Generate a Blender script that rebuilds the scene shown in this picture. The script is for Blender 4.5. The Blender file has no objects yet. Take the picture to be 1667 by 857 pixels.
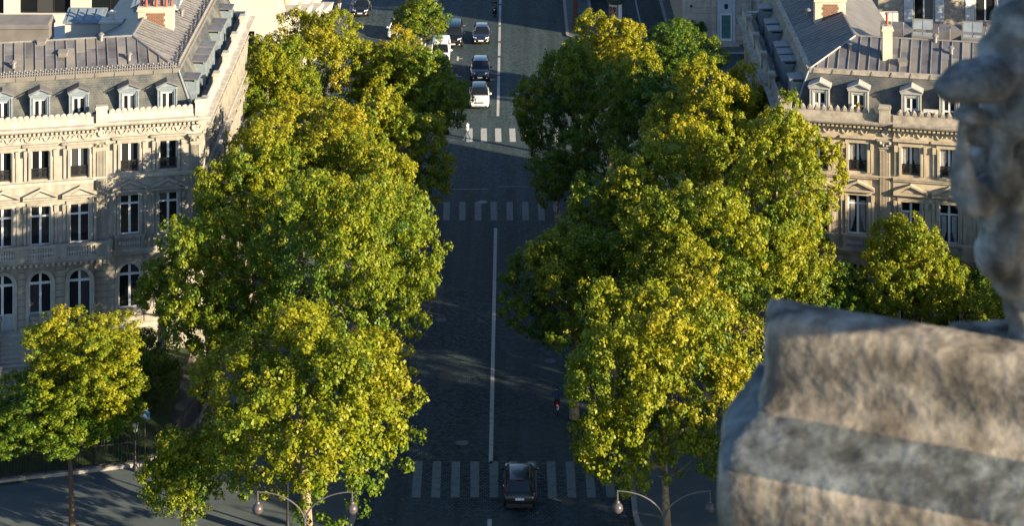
import bpy, bmesh, math, random
import numpy as np
from mathutils import Vector, Matrix, noise

SC = bpy.context.scene
COL = SC.collection
random.seed(7)
R = math.radians

# ------------------------------------------------------------------ camera
F_PX, CAM_H, HORIZON = 3760.0, 63.0, -932.0          # focal length and horizon in photograph pixels
cam_data = bpy.data.cameras.new('camera')
cam_data.sensor_width = 36.0
cam_data.lens = F_PX / 1667.0 * 36.0
cam_data.shift_y = (HORIZON - 428.5) / 1667.0
cam_data.clip_start = 0.2
cam_data.clip_end = 4000.0
cam_data.dof.use_dof = True
cam_data.dof.focus_distance = 160.0
cam_data.dof.aperture_fstop = 6.3
cam = bpy.data.objects.new('camera', cam_data)
cam.location = (0, 0, CAM_H)
cam.rotation_euler = (R(90), 0, 0)
COL.objects.link(cam)
SC.camera = cam

# ------------------------------------------------------------------ light
SUN_ELEV, SUN_DIR = R(15.5), Vector((0.85, -0.525, 0)).normalized()
world = bpy.data.worlds.new('World')
SC.world = world
world.use_nodes = True
wn = world.node_tree.nodes
sky = wn.new('ShaderNodeTexSky')
sky.sky_type = 'NISHITA'
sky.sun_disc = False
sky.sun_elevation = SUN_ELEV
sky.sun_rotation = math.atan2(SUN_DIR.x, SUN_DIR.y)
sky.altitude = 60
sky.ozone_density = 3.0
sky.dust_density = 0.6
bg = wn['Background']
bg.inputs['Strength'].default_value = 0.074
world.node_tree.links.new(sky.outputs['Color'], bg.inputs['Color'])
sun_data = bpy.data.lights.new('sun', 'SUN')
sun_data.energy = 5.0
sun_data.angle = R(0.55)
sun_data.color = (1.0, 0.80, 0.53)
sun = bpy.data.objects.new('sun', sun_data)
to_sun = Vector((SUN_DIR.x * math.cos(SUN_ELEV), SUN_DIR.y * math.cos(SUN_ELEV), math.sin(SUN_ELEV)))
sun.rotation_euler = to_sun.to_track_quat('Z', 'Y').to_euler()
sun.location = (60, 40, 120)
COL.objects.link(sun)
vs = SC.view_settings
vs.view_transform = 'Standard'
vs.look = 'None'
vs.exposure = 1.7
vs.gamma = 1.0
vs.use_curve_mapping = False
SC.cycles.max_bounces = 6
SC.cycles.transparent_max_bounces = 12


def ground_point(x, y, z=0.0):
    """the place on the level z that the photograph shows at (x, y)"""
    Y = F_PX * (CAM_H - z) / (y - HORIZON)
    return Vector(((x - 833.5) * Y / F_PX, Y, z))


# ------------------------------------------------------------------ materials
def mat(name, c1, c2=None, rough=0.7, scale=6.0, bump=0.0, bscale=None, metal=0.0, spec=0.5, detail=5.0, lo=0.35, hi=0.65,
        coat=0.0, emit=0.0, vary=0.0, streak=0.0):
    m = bpy.data.materials.new(name)
    m.use_nodes = True
    nt = m.node_tree
    b = nt.nodes['Principled BSDF']
    b.inputs['Roughness'].default_value = rough
    b.inputs['Metallic'].default_value = metal
    b.inputs['Specular IOR Level'].default_value = spec
    b.inputs['Coat Weight'].default_value = coat
    b.inputs['Base Color'].default_value = (*c1, 1)
    if emit:
        b.inputs['Emission Color'].default_value = (*c1, 1)
        b.inputs['Emission Strength'].default_value = emit
    tc = nt.nodes.new('ShaderNodeTexCoord')
    if c2 is not None:
        nz = nt.nodes.new('ShaderNodeTexNoise')
        nz.inputs['Scale'].default_value = scale
        nz.inputs['Detail'].default_value = detail
        nt.links.new(tc.outputs['Object'], nz.inputs['Vector'])
        rp = nt.nodes.new('ShaderNodeValToRGB')
        rp.color_ramp.elements[0].position = lo
        rp.color_ramp.elements[1].position = hi
        rp.color_ramp.elements[0].color = (*c1, 1)
        rp.color_ramp.elements[1].color = (*c2, 1)
        nt.links.new(nz.outputs['Fac'], rp.inputs['Fac'])
        nt.links.new(rp.outputs['Color'], b.inputs['Base Color'])
    links = b.inputs['Base Color'].links
    prev = links[0].from_socket if links else None
    for amount, kind in ((vary, 'vary'), (streak, 'streak')):
        if not amount or prev is None:
            continue
        mr = nt.nodes.new('ShaderNodeMapRange')
        if kind == 'vary':
            oi = nt.nodes.new('ShaderNodeObjectInfo')
            nt.links.new(oi.outputs['Random'], mr.inputs['Value'])
            mr.inputs['To Min'].default_value, mr.inputs['To Max'].default_value = 1 - amount, 1 + amount
        else:
            mp = nt.nodes.new('ShaderNodeMapping')
            mp.inputs['Scale'].default_value = (2.6, 2.6, 0.22)
            ns_ = nt.nodes.new('ShaderNodeTexNoise')
            ns_.inputs['Scale'].default_value = 1.0
            ns_.inputs['Detail'].default_value = 8
            nt.links.new(tc.outputs['Object'], mp.inputs[0])
            nt.links.new(mp.outputs[0], ns_.inputs['Vector'])
            nt.links.new(ns_.outputs['Fac'], mr.inputs['Value'])
            mr.inputs['From Min'].default_value, mr.inputs['From Max'].default_value = 0.35, 0.62
            mr.inputs['To Min'].default_value, mr.inputs['To Max'].default_value = 1 - amount, 1.0
        mx = nt.nodes.new('ShaderNodeMixRGB')
        mx.blend_type = 'MULTIPLY'
        mx.inputs['Fac'].default_value = 1
        nt.links.new(prev, mx.inputs['Color1'])
        nt.links.new(mr.outputs[0], mx.inputs['Color2'])
        nt.links.new(mx.outputs[0], b.inputs['Base Color'])
        prev = mx.outputs[0]
    if bump:
        n2 = nt.nodes.new('ShaderNodeTexNoise')
        n2.inputs['Scale'].default_value = bscale or scale * 4
        n2.inputs['Detail'].default_value = 6
        nt.links.new(tc.outputs['Object'], n2.inputs['Vector'])
        bp = nt.nodes.new('ShaderNodeBump')
        bp.inputs['Strength'].default_value = bump
        bp.inputs['Distance'].default_value = 0.05
        nt.links.new(n2.outputs['Fac'], bp.inputs['Height'])
        nt.links.new(bp.outputs['Normal'], b.inputs['Normal'])
    return m


def brick_mat(name, c1, c2, mortar, bw, bh, ms=0.02, rough=0.8, axes='xz', bump=0.4, stain=None, stain_scale=0.5, jitter=0.0):
    """courses of small pieces too fine to pick apart, in object space along the given axes"""
    m = bpy.data.materials.new(name)
    m.use_nodes = True
    nt = m.node_tree
    b = nt.nodes['Principled BSDF']
    b.inputs['Roughness'].default_value = rough
    tc = nt.nodes.new('ShaderNodeTexCoord')
    sp = nt.nodes.new('ShaderNodeSeparateXYZ')
    cb = nt.nodes.new('ShaderNodeCombineXYZ')
    nt.links.new(tc.outputs['Object'], sp.inputs[0])
    nt.links.new(sp.outputs['xyz'.index(axes[0])], cb.inputs[0])
    nt.links.new(sp.outputs['xyz'.index(axes[1])], cb.inputs[1])
    br = nt.nodes.new('ShaderNodeTexBrick')
    br.inputs['Color1'].default_value = (*c1, 1)
    br.inputs['Color2'].default_value = (*c2, 1)
    br.inputs['Mortar'].default_value = (*mortar, 1)
    br.inputs['Scale'].default_value = 1.0
    br.inputs['Brick Width'].default_value = bw
    br.inputs['Row Height'].default_value = bh
    br.inputs['Mortar Size'].default_value = ms
    br.inputs['Mortar Smooth'].default_value = 0.3
    nt.links.new(cb.outputs[0], br.inputs['Vector'])
    out = br.outputs['Color']
    if stain is not None:
        nz = nt.nodes.new('ShaderNodeTexNoise')
        nz.inputs['Scale'].default_value = stain_scale
        nz.inputs['Detail'].default_value = 8
        nt.links.new(tc.outputs['Object'], nz.inputs['Vector'])
        rp = nt.nodes.new('ShaderNodeValToRGB')
        rp.color_ramp.elements[0].position = 0.42
        rp.color_ramp.elements[1].position = 0.68
        nt.links.new(nz.outputs['Fac'], rp.inputs['Fac'])
        mx = nt.nodes.new('ShaderNodeMixRGB')
        mx.inputs['Color2'].default_value = (*stain, 1)
        nt.links.new(rp.outputs['Color'], mx.inputs['Fac'])
        nt.links.new(out, mx.inputs['Color1'])
        out = mx.outputs[0]
    nt.links.new(out, b.inputs['Base Color'])
    bp = nt.nodes.new('ShaderNodeBump')
    bp.inputs['Strength'].default_value = bump
    bp.inputs['Distance'].default_value = 0.02
    bp.invert = True
    nt.links.new(br.outputs['Fac'], bp.inputs['Height'])
    nt.links.new(bp.outputs['Normal'], b.inputs['Normal'])
    return m


M = {}
M['stone'] = mat('limestone', (0.35, 0.33, 0.29), (0.27, 0.255, 0.22), 0.85, 1.2, 0.25, 14, streak=0.28)
M['stone_pale'] = mat('pale_limestone', (0.43, 0.41, 0.37), (0.34, 0.325, 0.285), 0.85, 1.6, 0.2, 18, streak=0.2)
M['stone_grey'] = mat('weathered_limestone', (0.36, 0.33, 0.28), (0.22, 0.20, 0.17), 0.9, 2.2, 0.4, 16)
M['stone_warm'] = mat('warm_limestone', (0.45, 0.39, 0.295), (0.36, 0.305, 0.225), 0.85, 1.3, 0.2, 14, streak=0.25)
M['slate'] = brick_mat('slate_shingles', (0.058, 0.070, 0.076), (0.034, 0.042, 0.048), (0.015, 0.018, 0.021), 0.22, 0.14, 0.012, 0.6, 'xz', 0.5, (0.115, 0.115, 0.10), 0.8)
M['slate_dark'] = brick_mat('dark_slate_shingles', (0.060, 0.068, 0.075), (0.034, 0.040, 0.046), (0.015, 0.017, 0.02), 0.22, 0.14, 0.012, 0.6, 'xz', 0.5, (0.10, 0.10, 0.095), 0.8)
M['slate_side'] = brick_mat('slate_shingles_side', (0.058, 0.070, 0.076), (0.034, 0.042, 0.048), (0.015, 0.018, 0.021), 0.22, 0.14, 0.012, 0.6, 'yz', 0.5, (0.115, 0.115, 0.10), 0.8)
M['zinc'] = mat('zinc_sheet', (0.085, 0.088, 0.100), (0.175, 0.172, 0.182), 0.5, 1.1, 0.12, 3, 0.25, lo=0.3, hi=0.7, detail=9, vary=0.22)
M['zinc_warm'] = mat('old_zinc_sheet', (0.215, 0.20, 0.18), (0.145, 0.138, 0.132), 0.55, 0.8, 0.12, 3, 0.2, lo=0.3, hi=0.7, vary=0.22)
M['zinc_seam'] = mat('zinc_seam', (0.17, 0.17, 0.18), (0.23, 0.23, 0.23), 0.5, 3, metal=0.3)
M['zinc_paint'] = mat('blue_grey_painted_zinc', (0.13, 0.175, 0.215), (0.19, 0.225, 0.255), 0.55, 4)
M['dormer_pale'] = mat('pale_dormer_paint', (0.27, 0.28, 0.275), (0.33, 0.335, 0.32), 0.6, 4)
M['frame'] = mat('white_window_paint', (0.66, 0.68, 0.69), (0.58, 0.61, 0.63), 0.45, 5)
M['door_paint'] = mat('pale_blue_door_paint', (0.44, 0.50, 0.54), (0.38, 0.44, 0.48), 0.5, 3)
M['teal_glass'] = mat('teal_door_glass', (0.05, 0.14, 0.14), (0.09, 0.19, 0.18), 0.15, 2)
M['iron'] = mat('black_iron', (0.012, 0.013, 0.015), (0.02, 0.02, 0.022), 0.45, 12)
M['iron_green'] = mat('dark_green_iron', (0.012, 0.045, 0.032), (0.02, 0.06, 0.045), 0.4, 9)
M['dark'] = mat('dark_room', (0.012, 0.012, 0.013), rough=0.9)
M['glass'] = mat('dark_window_glass', (0.008, 0.010, 0.012), (0.020, 0.022, 0.024), 0.06, 0.7, spec=0.35)
_nt = M['glass'].node_tree                      # pane tones put in by colour: grey sky reflection, pale blind or curtain
_oi = _nt.nodes.new('ShaderNodeObjectInfo')
_rp = _nt.nodes.new('ShaderNodeValToRGB')
_rp.color_ramp.interpolation = 'CONSTANT'
_rp.color_ramp.elements[0].color = (0.009, 0.011, 0.013, 1)
_rp.color_ramp.elements[1].position = 0.90
_rp.color_ramp.elements[1].color = (0.13, 0.125, 0.115, 1)
for _p, _c in ((0.45, (0.020, 0.023, 0.026)), (0.72, (0.045, 0.048, 0.050))):
    _rp.color_ramp.elements.new(_p).color = (*_c, 1)
_nt.links.new(_oi.outputs['Random'], _rp.inputs['Fac'])
_nt.links.new(_rp.outputs['Color'], _nt.nodes['Principled BSDF'].inputs['Base Color'])
M['curtain'] = mat('grey_curtain', (0.40, 0.38, 0.36), (0.30, 0.28, 0.27), 0.9, 6)
M['brick'] = brick_mat('red_brick', (0.17, 0.062, 0.032), (0.10, 0.042, 0.026), (0.26, 0.20, 0.15), 0.24, 0.10, 0.016, 0.85, 'xz', 0.5)
M['render'] = mat('cream_render', (0.50, 0.44, 0.35), (0.41, 0.355, 0.28), 0.85, 1.5, 0.15, 12)
M['white_wall'] = mat('white_wall_paint', (0.50, 0.475, 0.43), (0.44, 0.415, 0.375), 0.8, 0.6, 0.1, 10)
M['terracotta'] = mat('terracotta', (0.33, 0.09, 0.05), (0.22, 0.06, 0.04), 0.75, 8)
M['cobble'] = None
M['paint_line'] = mat('worn_road_paint', (0.33, 0.35, 0.35), (0.12, 0.13, 0.135), 0.8, 2.6, 0.2, 20, lo=0.52, hi=0.82, detail=9)
M['paint_zebra'] = mat('worn_zebra_paint', (0.125, 0.155, 0.165), (0.05, 0.066, 0.074), 0.85, 2.2, 0.25, 18, lo=0.5, hi=0.82, detail=9)
M['pavement'] = mat('asphalt_pavement', (0.050, 0.070, 0.080), (0.074, 0.098, 0.106), 0.85, 0.5, 0.2, 20)
M['kerb'] = mat('granite_kerb', (0.26, 0.25, 0.24), (0.20, 0.195, 0.19), 0.8, 3)
M['grass'] = mat('lawn', (0.022, 0.045, 0.012), (0.035, 0.06, 0.016), 0.95, 3, 0.8, 30)
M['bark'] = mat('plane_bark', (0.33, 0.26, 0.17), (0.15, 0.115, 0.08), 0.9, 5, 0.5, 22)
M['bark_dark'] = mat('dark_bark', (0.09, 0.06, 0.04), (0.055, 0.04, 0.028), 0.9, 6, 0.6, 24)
M['lamp_grey'] = mat('grey_lamp_paint', (0.08, 0.076, 0.08), (0.06, 0.058, 0.062), 0.45, 6)
M['globe'] = mat('frosted_lamp_globe', (0.075, 0.062, 0.068), (0.058, 0.048, 0.054), 0.35, 3)
M['lantern_glass'] = mat('lantern_glass', (0.42, 0.45, 0.46), (0.34, 0.36, 0.38), 0.2, 3)
M['tyre'] = mat('tyre_rubber', (0.012, 0.012, 0.012), rough=0.8)
M['rim'] = mat('alloy_rim', (0.32, 0.32, 0.33), rough=0.35, metal=0.8)
M['car_black'] = mat('black_car_paint', (0.004, 0.005, 0.007), rough=0.28, coat=0.5)
M['car_navy'] = mat('navy_car_paint', (0.008, 0.014, 0.035), rough=0.25, coat=0.9)
M['car_white'] = mat('white_car_paint', (0.78, 0.78, 0.77), (0.72, 0.72, 0.71), 0.28, 2, coat=0.8)
M['car_silver'] = mat('silver_car_paint', (0.55, 0.56, 0.57), (0.50, 0.51, 0.52), 0.3, 2, metal=0.3, coat=0.8)
M['car_glass'] = mat('tinted_car_glass', (0.008, 0.010, 0.012), rough=0.05, spec=0.7)
M['plastic'] = mat('black_plastic', (0.015, 0.015, 0.016), rough=0.55)
M['headlight'] = mat('headlight_lens', (0.70, 0.72, 0.74), rough=0.15, spec=0.8)
M['taillight'] = mat('tail_light_lens', (0.22, 0.010, 0.008), rough=0.2)
M['taillight_lit'] = mat('lit_tail_light', (0.9, 0.06, 0.03), rough=0.3, emit=0.25)
M['plate'] = mat('number_plate', (0.62, 0.66, 0.72), rough=0.4)
M['chrome'] = mat('chrome', (0.6, 0.6, 0.6), rough=0.15, metal=1.0)
M['skin'] = mat('skin', (0.42, 0.25, 0.17), (0.38, 0.22, 0.15), 0.6, 8)
M['hair'] = mat('dark_hair', (0.015, 0.011, 0.009), (0.025, 0.018, 0.014), 0.6, 20)
M['white_cloth'] = mat('white_cloth', (0.70, 0.70, 0.72), (0.62, 0.62, 0.65), 0.9, 9)
M['blue_cloth'] = mat('blue_cloth', (0.06, 0.15, 0.55), (0.045, 0.11, 0.42), 0.9, 9)
M['navy_cloth'] = mat('navy_cloth', (0.02, 0.05, 0.12), (0.015, 0.035, 0.09), 0.9, 9)
M['denim'] = mat('denim', (0.05, 0.08, 0.14), (0.035, 0.055, 0.10), 0.9, 12)
M['black_cloth'] = mat('black_cloth', (0.015, 0.015, 0.018), (0.022, 0.022, 0.025), 0.9, 9)
M['shoe'] = mat('shoe_leather', (0.03, 0.025, 0.02), rough=0.6)
M['white_shoe'] = mat('white_shoe', (0.6, 0.6, 0.6), rough=0.7)
M['red_paint'] = mat('red_paint', (0.35, 0.02, 0.02), rough=0.4)
M['paper'] = mat('poster_paper', (0.62, 0.52, 0.47), (0.54, 0.45, 0.41), 0.6, 3)
M['poster_dark'] = mat('poster_dark_print', (0.03, 0.015, 0.02), (0.10, 0.03, 0.03), 0.6, 4)
M['ac_white'] = mat('white_sheet_metal', (0.62, 0.60, 0.56), (0.54, 0.52, 0.48), 0.5, 3)
M['sign_blue'] = mat('blue_sign_enamel', (0.05, 0.20, 0.42), rough=0.35)
M['sign_white'] = mat('white_sign_enamel', (0.75, 0.76, 0.78), rough=0.4)
M['conifer'] = mat('golden_conifer', (0.42, 0.30, 0.03), (0.26, 0.20, 0.02), 0.8, 12)
M['concrete'] = mat('white_concrete', (0.46, 0.44, 0.40), (0.40, 0.38, 0.345), 0.8, 1.2)
M['tan_panel'] = mat('tan_panel', (0.30, 0.19, 0.10), (0.24, 0.15, 0.08), 0.7, 3)
M['skylight'] = mat('skylight_glazing', (0.16, 0.20, 0.24), (0.22, 0.26, 0.29), 0.2, 1.5)


def cobble_mat():
    m = brick_mat('granite_setts', (0.055, 0.088, 0.104), (0.016, 0.030, 0.037), (0.004, 0.0085, 0.011), 0.25, 0.21, 0.028, 0.8, 'xy', 0.9,
                  (0.030, 0.048, 0.056), 0.12)
    nt = m.node_tree
    b = nt.nodes['Principled BSDF']
    b.inputs['Specular IOR Level'].default_value = 0.25
    src = b.inputs['Base Color'].links[0].from_socket
    tc = nt.nodes.new('ShaderNodeTexCoord')
    mp = nt.nodes.new('ShaderNodeMapping')                   # tyre-worn lanes run along the avenue
    mp.inputs['Scale'].default_value = (1.1, 0.03, 1)
    nz = nt.nodes.new('ShaderNodeTexNoise')
    nz.inputs['Scale'].default_value = 1.0
    nz.inputs['Detail'].default_value = 4
    nt.links.new(tc.outputs['Object'], mp.inputs[0])
    nt.links.new(mp.outputs[0], nz.inputs['Vector'])
    n2 = nt.nodes.new('ShaderNodeTexNoise')
    n2.inputs['Scale'].default_value = 2.2
    n2.inputs['Detail'].default_value = 8
    n2.inputs['Roughness'].default_value = 0.75
    nt.links.new(tc.outputs['Object'], n2.inputs['Vector'])
    ad = nt.nodes.new('ShaderNodeMath')
    ad.operation = 'ADD'
    nt.links.new(nz.outputs['Fac'], ad.inputs[0])
    nt.links.new(n2.outputs['Fac'], ad.inputs[1])
    rp = nt.nodes.new('ShaderNodeMapRange')
    rp.inputs['From Min'].default_value = 0.6
    rp.inputs['From Max'].default_value = 1.4
    rp.inputs['To Min'].default_value = 0.40
    rp.inputs['To Max'].default_value = 1.75
    nt.links.new(ad.outputs[0], rp.inputs['Value'])
    mx = nt.nodes.new('ShaderNodeMixRGB')
    mx.blend_type = 'MULTIPLY'
    mx.inputs['Fac'].default_value = 1
    nt.links.new(src, mx.inputs['Color1'])
    nt.links.new(rp.outputs[0], mx.inputs['Color2'])
    nt.links.new(mx.outputs[0], b.inputs['Base Color'])
    return m


M['cobble'] = cobble_mat()


def stone_old_mat(name='soot_blotched_limestone', c0=(0.12, 0.105, 0.085), c1=(0.37, 0.335, 0.285)):
    """old soot-blotched limestone of the monument"""
    m = bpy.data.materials.new(name)
    m.use_nodes = True
    nt = m.node_tree
    pb = nt.nodes['Principled BSDF']
    pb.inputs['Roughness'].default_value = 0.9
    tc = nt.nodes.new('ShaderNodeTexCoord')

    def nzr(scale, p0, p1, d0, d1, detail=9, rough=0.62):
        n = nt.nodes.new('ShaderNodeTexNoise')
        n.inputs['Scale'].default_value = scale
        n.inputs['Detail'].default_value = detail
        n.inputs['Roughness'].default_value = rough
        nt.links.new(tc.outputs['Object'], n.inputs['Vector'])
        r_ = nt.nodes.new('ShaderNodeValToRGB')
        r_.color_ramp.elements[0].position, r_.color_ramp.elements[1].position = p0, p1
        r_.color_ramp.elements[0].color, r_.color_ramp.elements[1].color = (*d0, 1), (*d1, 1)
        nt.links.new(n.outputs['Fac'], r_.inputs['Fac'])
        return n, r_
    _, a = nzr(5.5, 0.34, 0.62, c0, c1)
    _, s = nzr(13.0, 0.40, 0.60, (0.35, 0.34, 0.33), (1, 1, 1))
    _, d = nzr(3.0, 0.30, 0.46, (0.16, 0.15, 0.14), (1, 1, 1), 7)
    prev = a.outputs['Color']
    for q in (s, d):
        mx = nt.nodes.new('ShaderNodeMixRGB')
        mx.blend_type = 'MULTIPLY'
        mx.inputs['Fac'].default_value = 0.85
        nt.links.new(prev, mx.inputs['Color1'])
        nt.links.new(q.outputs['Color'], mx.inputs['Color2'])
        prev = mx.outputs[0]
    nt.links.new(prev, pb.inputs['Base Color'])
    n = nt.nodes.new('ShaderNodeTexNoise')
    n.inputs['Scale'].default_value = 26
    n.inputs['Detail'].default_value = 8
    nt.links.new(tc.outputs['Object'], n.inputs['Vector'])
    bp = nt.nodes.new('ShaderNodeBump')
    bp.inputs['Strength'].default_value = 0.35
    bp.inputs['Distance'].default_value = 0.02
    nt.links.new(n.outputs['Fac'], bp.inputs['Height'])
    nt.links.new(bp.outputs['Normal'], pb.inputs['Normal'])
    return m


M['old_stone'] = stone_old_mat()
M['shaded_ledge_stone'] = stone_old_mat('shade_darkened_limestone', (0.040, 0.050, 0.056), (0.17, 0.198, 0.212))  # bluish shade of the ledge put into its colour, over real blotches
M['figure_stone'] = stone_old_mat('pale_eroded_limestone', (0.085, 0.09, 0.092), (0.34, 0.345, 0.34))


def leaf_mat(name, ramp, transl=0.42):
    """leaf colour from each leaf's own 'tint' (0 green - 1 turned, crown tops yellowed as if sunlit), moved by the tree's own 'autumn' property"""
    m = bpy.data.materials.new(name)
    m.use_nodes = True
    nt = m.node_tree
    for n in list(nt.nodes):
        nt.nodes.remove(n)
    out = nt.nodes.new('ShaderNodeOutputMaterial')
    at = nt.nodes.new('ShaderNodeAttribute')
    at.attribute_name = 'tint'
    au = nt.nodes.new('ShaderNodeAttribute')
    au.attribute_type = 'OBJECT'
    au.attribute_name = 'autumn'
    ad = nt.nodes.new('ShaderNodeMath')
    ad.operation = 'ADD'
    ad.inputs[2].default_value = 0.0
    nt.links.new(at.outputs['Fac'], ad.inputs[0])
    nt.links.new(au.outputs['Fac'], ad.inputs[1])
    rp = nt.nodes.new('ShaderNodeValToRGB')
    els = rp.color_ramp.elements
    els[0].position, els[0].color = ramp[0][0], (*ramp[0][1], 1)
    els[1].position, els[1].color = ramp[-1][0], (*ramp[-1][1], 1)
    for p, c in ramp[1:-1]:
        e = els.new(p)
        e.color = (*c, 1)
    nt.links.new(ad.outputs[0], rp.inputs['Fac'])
    pb = nt.nodes.new('ShaderNodeBsdfPrincipled')
    pb.inputs['Roughness'].default_value = 0.5
    pb.inputs['Specular IOR Level'].default_value = 0.35
    tr = nt.nodes.new('ShaderNodeBsdfTranslucent')
    nt.links.new(rp.outputs['Color'], pb.inputs['Base Color'])
    nt.links.new(rp.outputs['Color'], tr.inputs['Color'])
    mx = nt.nodes.new('ShaderNodeMixShader')
    mx.inputs['Fac'].default_value = transl
    nt.links.new(pb.outputs[0], mx.inputs[1])
    nt.links.new(tr.outputs[0], mx.inputs[2])
    nt.links.new(mx.outputs[0], out.inputs['Surface'])
    return m


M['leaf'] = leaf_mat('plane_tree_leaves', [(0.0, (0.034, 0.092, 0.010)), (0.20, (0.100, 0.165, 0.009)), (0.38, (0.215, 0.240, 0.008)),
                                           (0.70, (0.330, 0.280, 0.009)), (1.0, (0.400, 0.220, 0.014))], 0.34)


# ------------------------------------------------------------------ scene helpers
def tag(o, label=None, cat=None, group=None, kind=None):
    for k, v in (('label', label), ('category', cat), ('group', group), ('kind', kind)):
        if v:
            o[k] = v
    return o


def thing(name, label, cat, loc=(0, 0, 0), rz=0.0, group=None):
    o = bpy.data.objects.new(name, None)
    o.empty_display_size = 0.3
    COL.objects.link(o)
    o.location = loc
    o.rotation_euler = (0, 0, rz)
    return tag(o, label, cat, group)


def inst(name, mesh, parent=None, loc=(0, 0, 0), rot=(0, 0, 0), scale=(1, 1, 1), kind=None):
    o = bpy.data.objects.new(name, mesh)
    COL.objects.link(o)
    o.parent = parent
    o.location = loc
    o.rotation_euler = rot
    o.scale = scale
    if kind:
        o['kind'] = kind
    return o


def copy_tree(o, parent=None):
    c = o.copy()
    COL.objects.link(c)
    c.parent = parent
    for ch in list(o.children):
        copy_tree(ch, c)
    return c


class MB:
    """collects shapes, then links them as one mesh; T maps local coordinates of a builder to the thing's space"""

    def __init__(self, T=None):
        self.v, self.f, self.T = [], [], T

    def add(self, verts, faces):
        n = len(self.v)
        T = self.T
        self.v += [tuple(T(*p)) for p in verts] if T else [tuple(p) for p in verts]
        self.f += [tuple(i + n for i in f) for f in faces]
        return self

    def box(self, x0, x1, y0, y1, z0, z1):
        return self.add([(x0, y0, z0), (x1, y0, z0), (x1, y1, z0), (x0, y1, z0), (x0, y0, z1), (x1, y0, z1), (x1, y1, z1), (x0, y1, z1)],
                        [(0, 3, 2, 1), (4, 5, 6, 7), (0, 1, 5, 4), (1, 2, 6, 5), (2, 3, 7, 6), (3, 0, 4, 7)])

    def hexa(self, b, t):
        """four bottom and four top corners"""
        return self.add(list(b) + list(t), [(0, 3, 2, 1), (4, 5, 6, 7), (0, 1, 5, 4), (1, 2, 6, 5), (2, 3, 7, 6), (3, 0, 4, 7)])

    def poly(self, pts):
        return self.add(pts, [tuple(range(len(pts)))])

    def slab(self, pts, off):
        """a polygon given thickness along the vector off"""
        n = len(pts)
        q = [tuple(Vector(p) + Vector(off)) for p in pts]
        return self.add(list(pts) + q, [tuple(range(n)), tuple(range(2 * n - 1, n - 1, -1))] +
                        [(i, i + n, (i + 1) % n + n, (i + 1) % n) for i in range(n)])

    def prism(self, prof, x0, x1):
        """a closed (y, z) profile run along x"""
        n = len(prof)
        return self.add([(x0, a, b) for a, b in prof] + [(x1, a, b) for a, b in prof],
                        [tuple(range(n)), tuple(range(2 * n - 1, n - 1, -1))] + [(i, i + n, (i + 1) % n + n, (i + 1) % n) for i in range(n)])

    def tube(self, path, rad, seg=6, cap=True):
        path = [Vector(p) for p in path]
        n = len(path)
        rads = rad if isinstance(rad, (list, tuple)) else [rad] * n
        vs_, fs = [], []
        up = Vector((0, 0, 1))
        for i, p in enumerate(path):
            d = (path[min(i + 1, n - 1)] - path[max(i - 1, 0)]).normalized()
            a = d.cross(up)
            if a.length < 1e-3:
                a = d.cross(Vector((0, 1, 0)))
            a.normalize()
            b = d.cross(a)
            for k in range(seg):
                t = 2 * math.pi * k / seg
                vs_.append(tuple(p + (a * math.cos(t) + b * math.sin(t)) * rads[i]))
        for i in range(n - 1):
            for k in range(seg):
                k2 = (k + 1) % seg
                fs.append((i * seg + k, i * seg + k2, (i + 1) * seg + k2, (i + 1) * seg + k))
        if cap:
            fs += [tuple(range(seg - 1, -1, -1)), tuple(range((n - 1) * seg, n * seg))]
        return self.add(vs_, fs)

    def lathe(self, prof, c=(0, 0, 0), seg=12, axis='z'):
        vs_, fs = [], []
        n = len(prof)
        for r_, z in prof:
            for k in range(seg):
                t = 2 * math.pi * k / seg
                p = (r_ * math.cos(t), r_ * math.sin(t), z)
                if axis == 'y':
                    p = (p[0], p[2], p[1])
                elif axis == 'x':
                    p = (p[2], p[0], p[1])
                vs_.append((p[0] + c[0], p[1] + c[1], p[2] + c[2]))
        for i in range(n - 1):
            for k in range(seg):
                k2 = (k + 1) % seg
                fs.append((i * seg + k, i * seg + k2, (i + 1) * seg + k2, (i + 1) * seg + k))
        fs += [tuple(range(seg - 1, -1, -1)), tuple(range((n - 1) * seg, n * seg))]
        return self.add(vs_, fs)

    def ball(self, c, r_, seg=12, rings=8, sc=(1, 1, 1)):
        vs_, fs = [], []
        for i in range(1, rings):
            a = math.pi * i / rings
            for k in range(seg):
                t = 2 * math.pi * k / seg
                vs_.append((c[0] + r_ * sc[0] * math.sin(a) * math.cos(t), c[1] + r_ * sc[1] * math.sin(a) * math.sin(t), c[2] + r_ * sc[2] * math.cos(a)))
        for i in range(rings - 2):
            for k in range(seg):
                k2 = (k + 1) % seg
                fs.append((i * seg + k, (i + 1) * seg + k, (i + 1) * seg + k2, i * seg + k2))
        top, bot = len(vs_), len(vs_) + 1
        vs_ += [(c[0], c[1], c[2] + r_ * sc[2]), (c[0], c[1], c[2] - r_ * sc[2])]
        for k in range(seg):
            k2 = (k + 1) % seg
            fs += [(top, k, k2), (bot, (rings - 2) * seg + k2, (rings - 2) * seg + k)]
        return self.add(vs_, fs)

    def mesh(self, name, m, smooth=False):
        me = bpy.data.meshes.new(name)
        me.from_pydata(self.v, [], self.f)
        me.materials.append(m)
        bm = bmesh.new()
        bm.from_mesh(me)
        bmesh.ops.recalc_face_normals(bm, faces=bm.faces)
        bm.to_mesh(me)
        bm.free()
        if smooth:
            for p in me.polygons:
                p.use_smooth = True
            me.set_sharp_from_angle(angle=R(40))
        return me

    def build(self, name, m, parent=None, smooth=False, loc=(0, 0, 0), kind=None, label=None):
        o = inst(name, self.mesh(name, m, smooth), parent, loc, kind=kind)
        if label:
            o['label'] = label
        return o


def structure(name, mb, m):
    o = mb.build(name, m)
    o['kind'] = 'structure'
    return o


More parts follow.
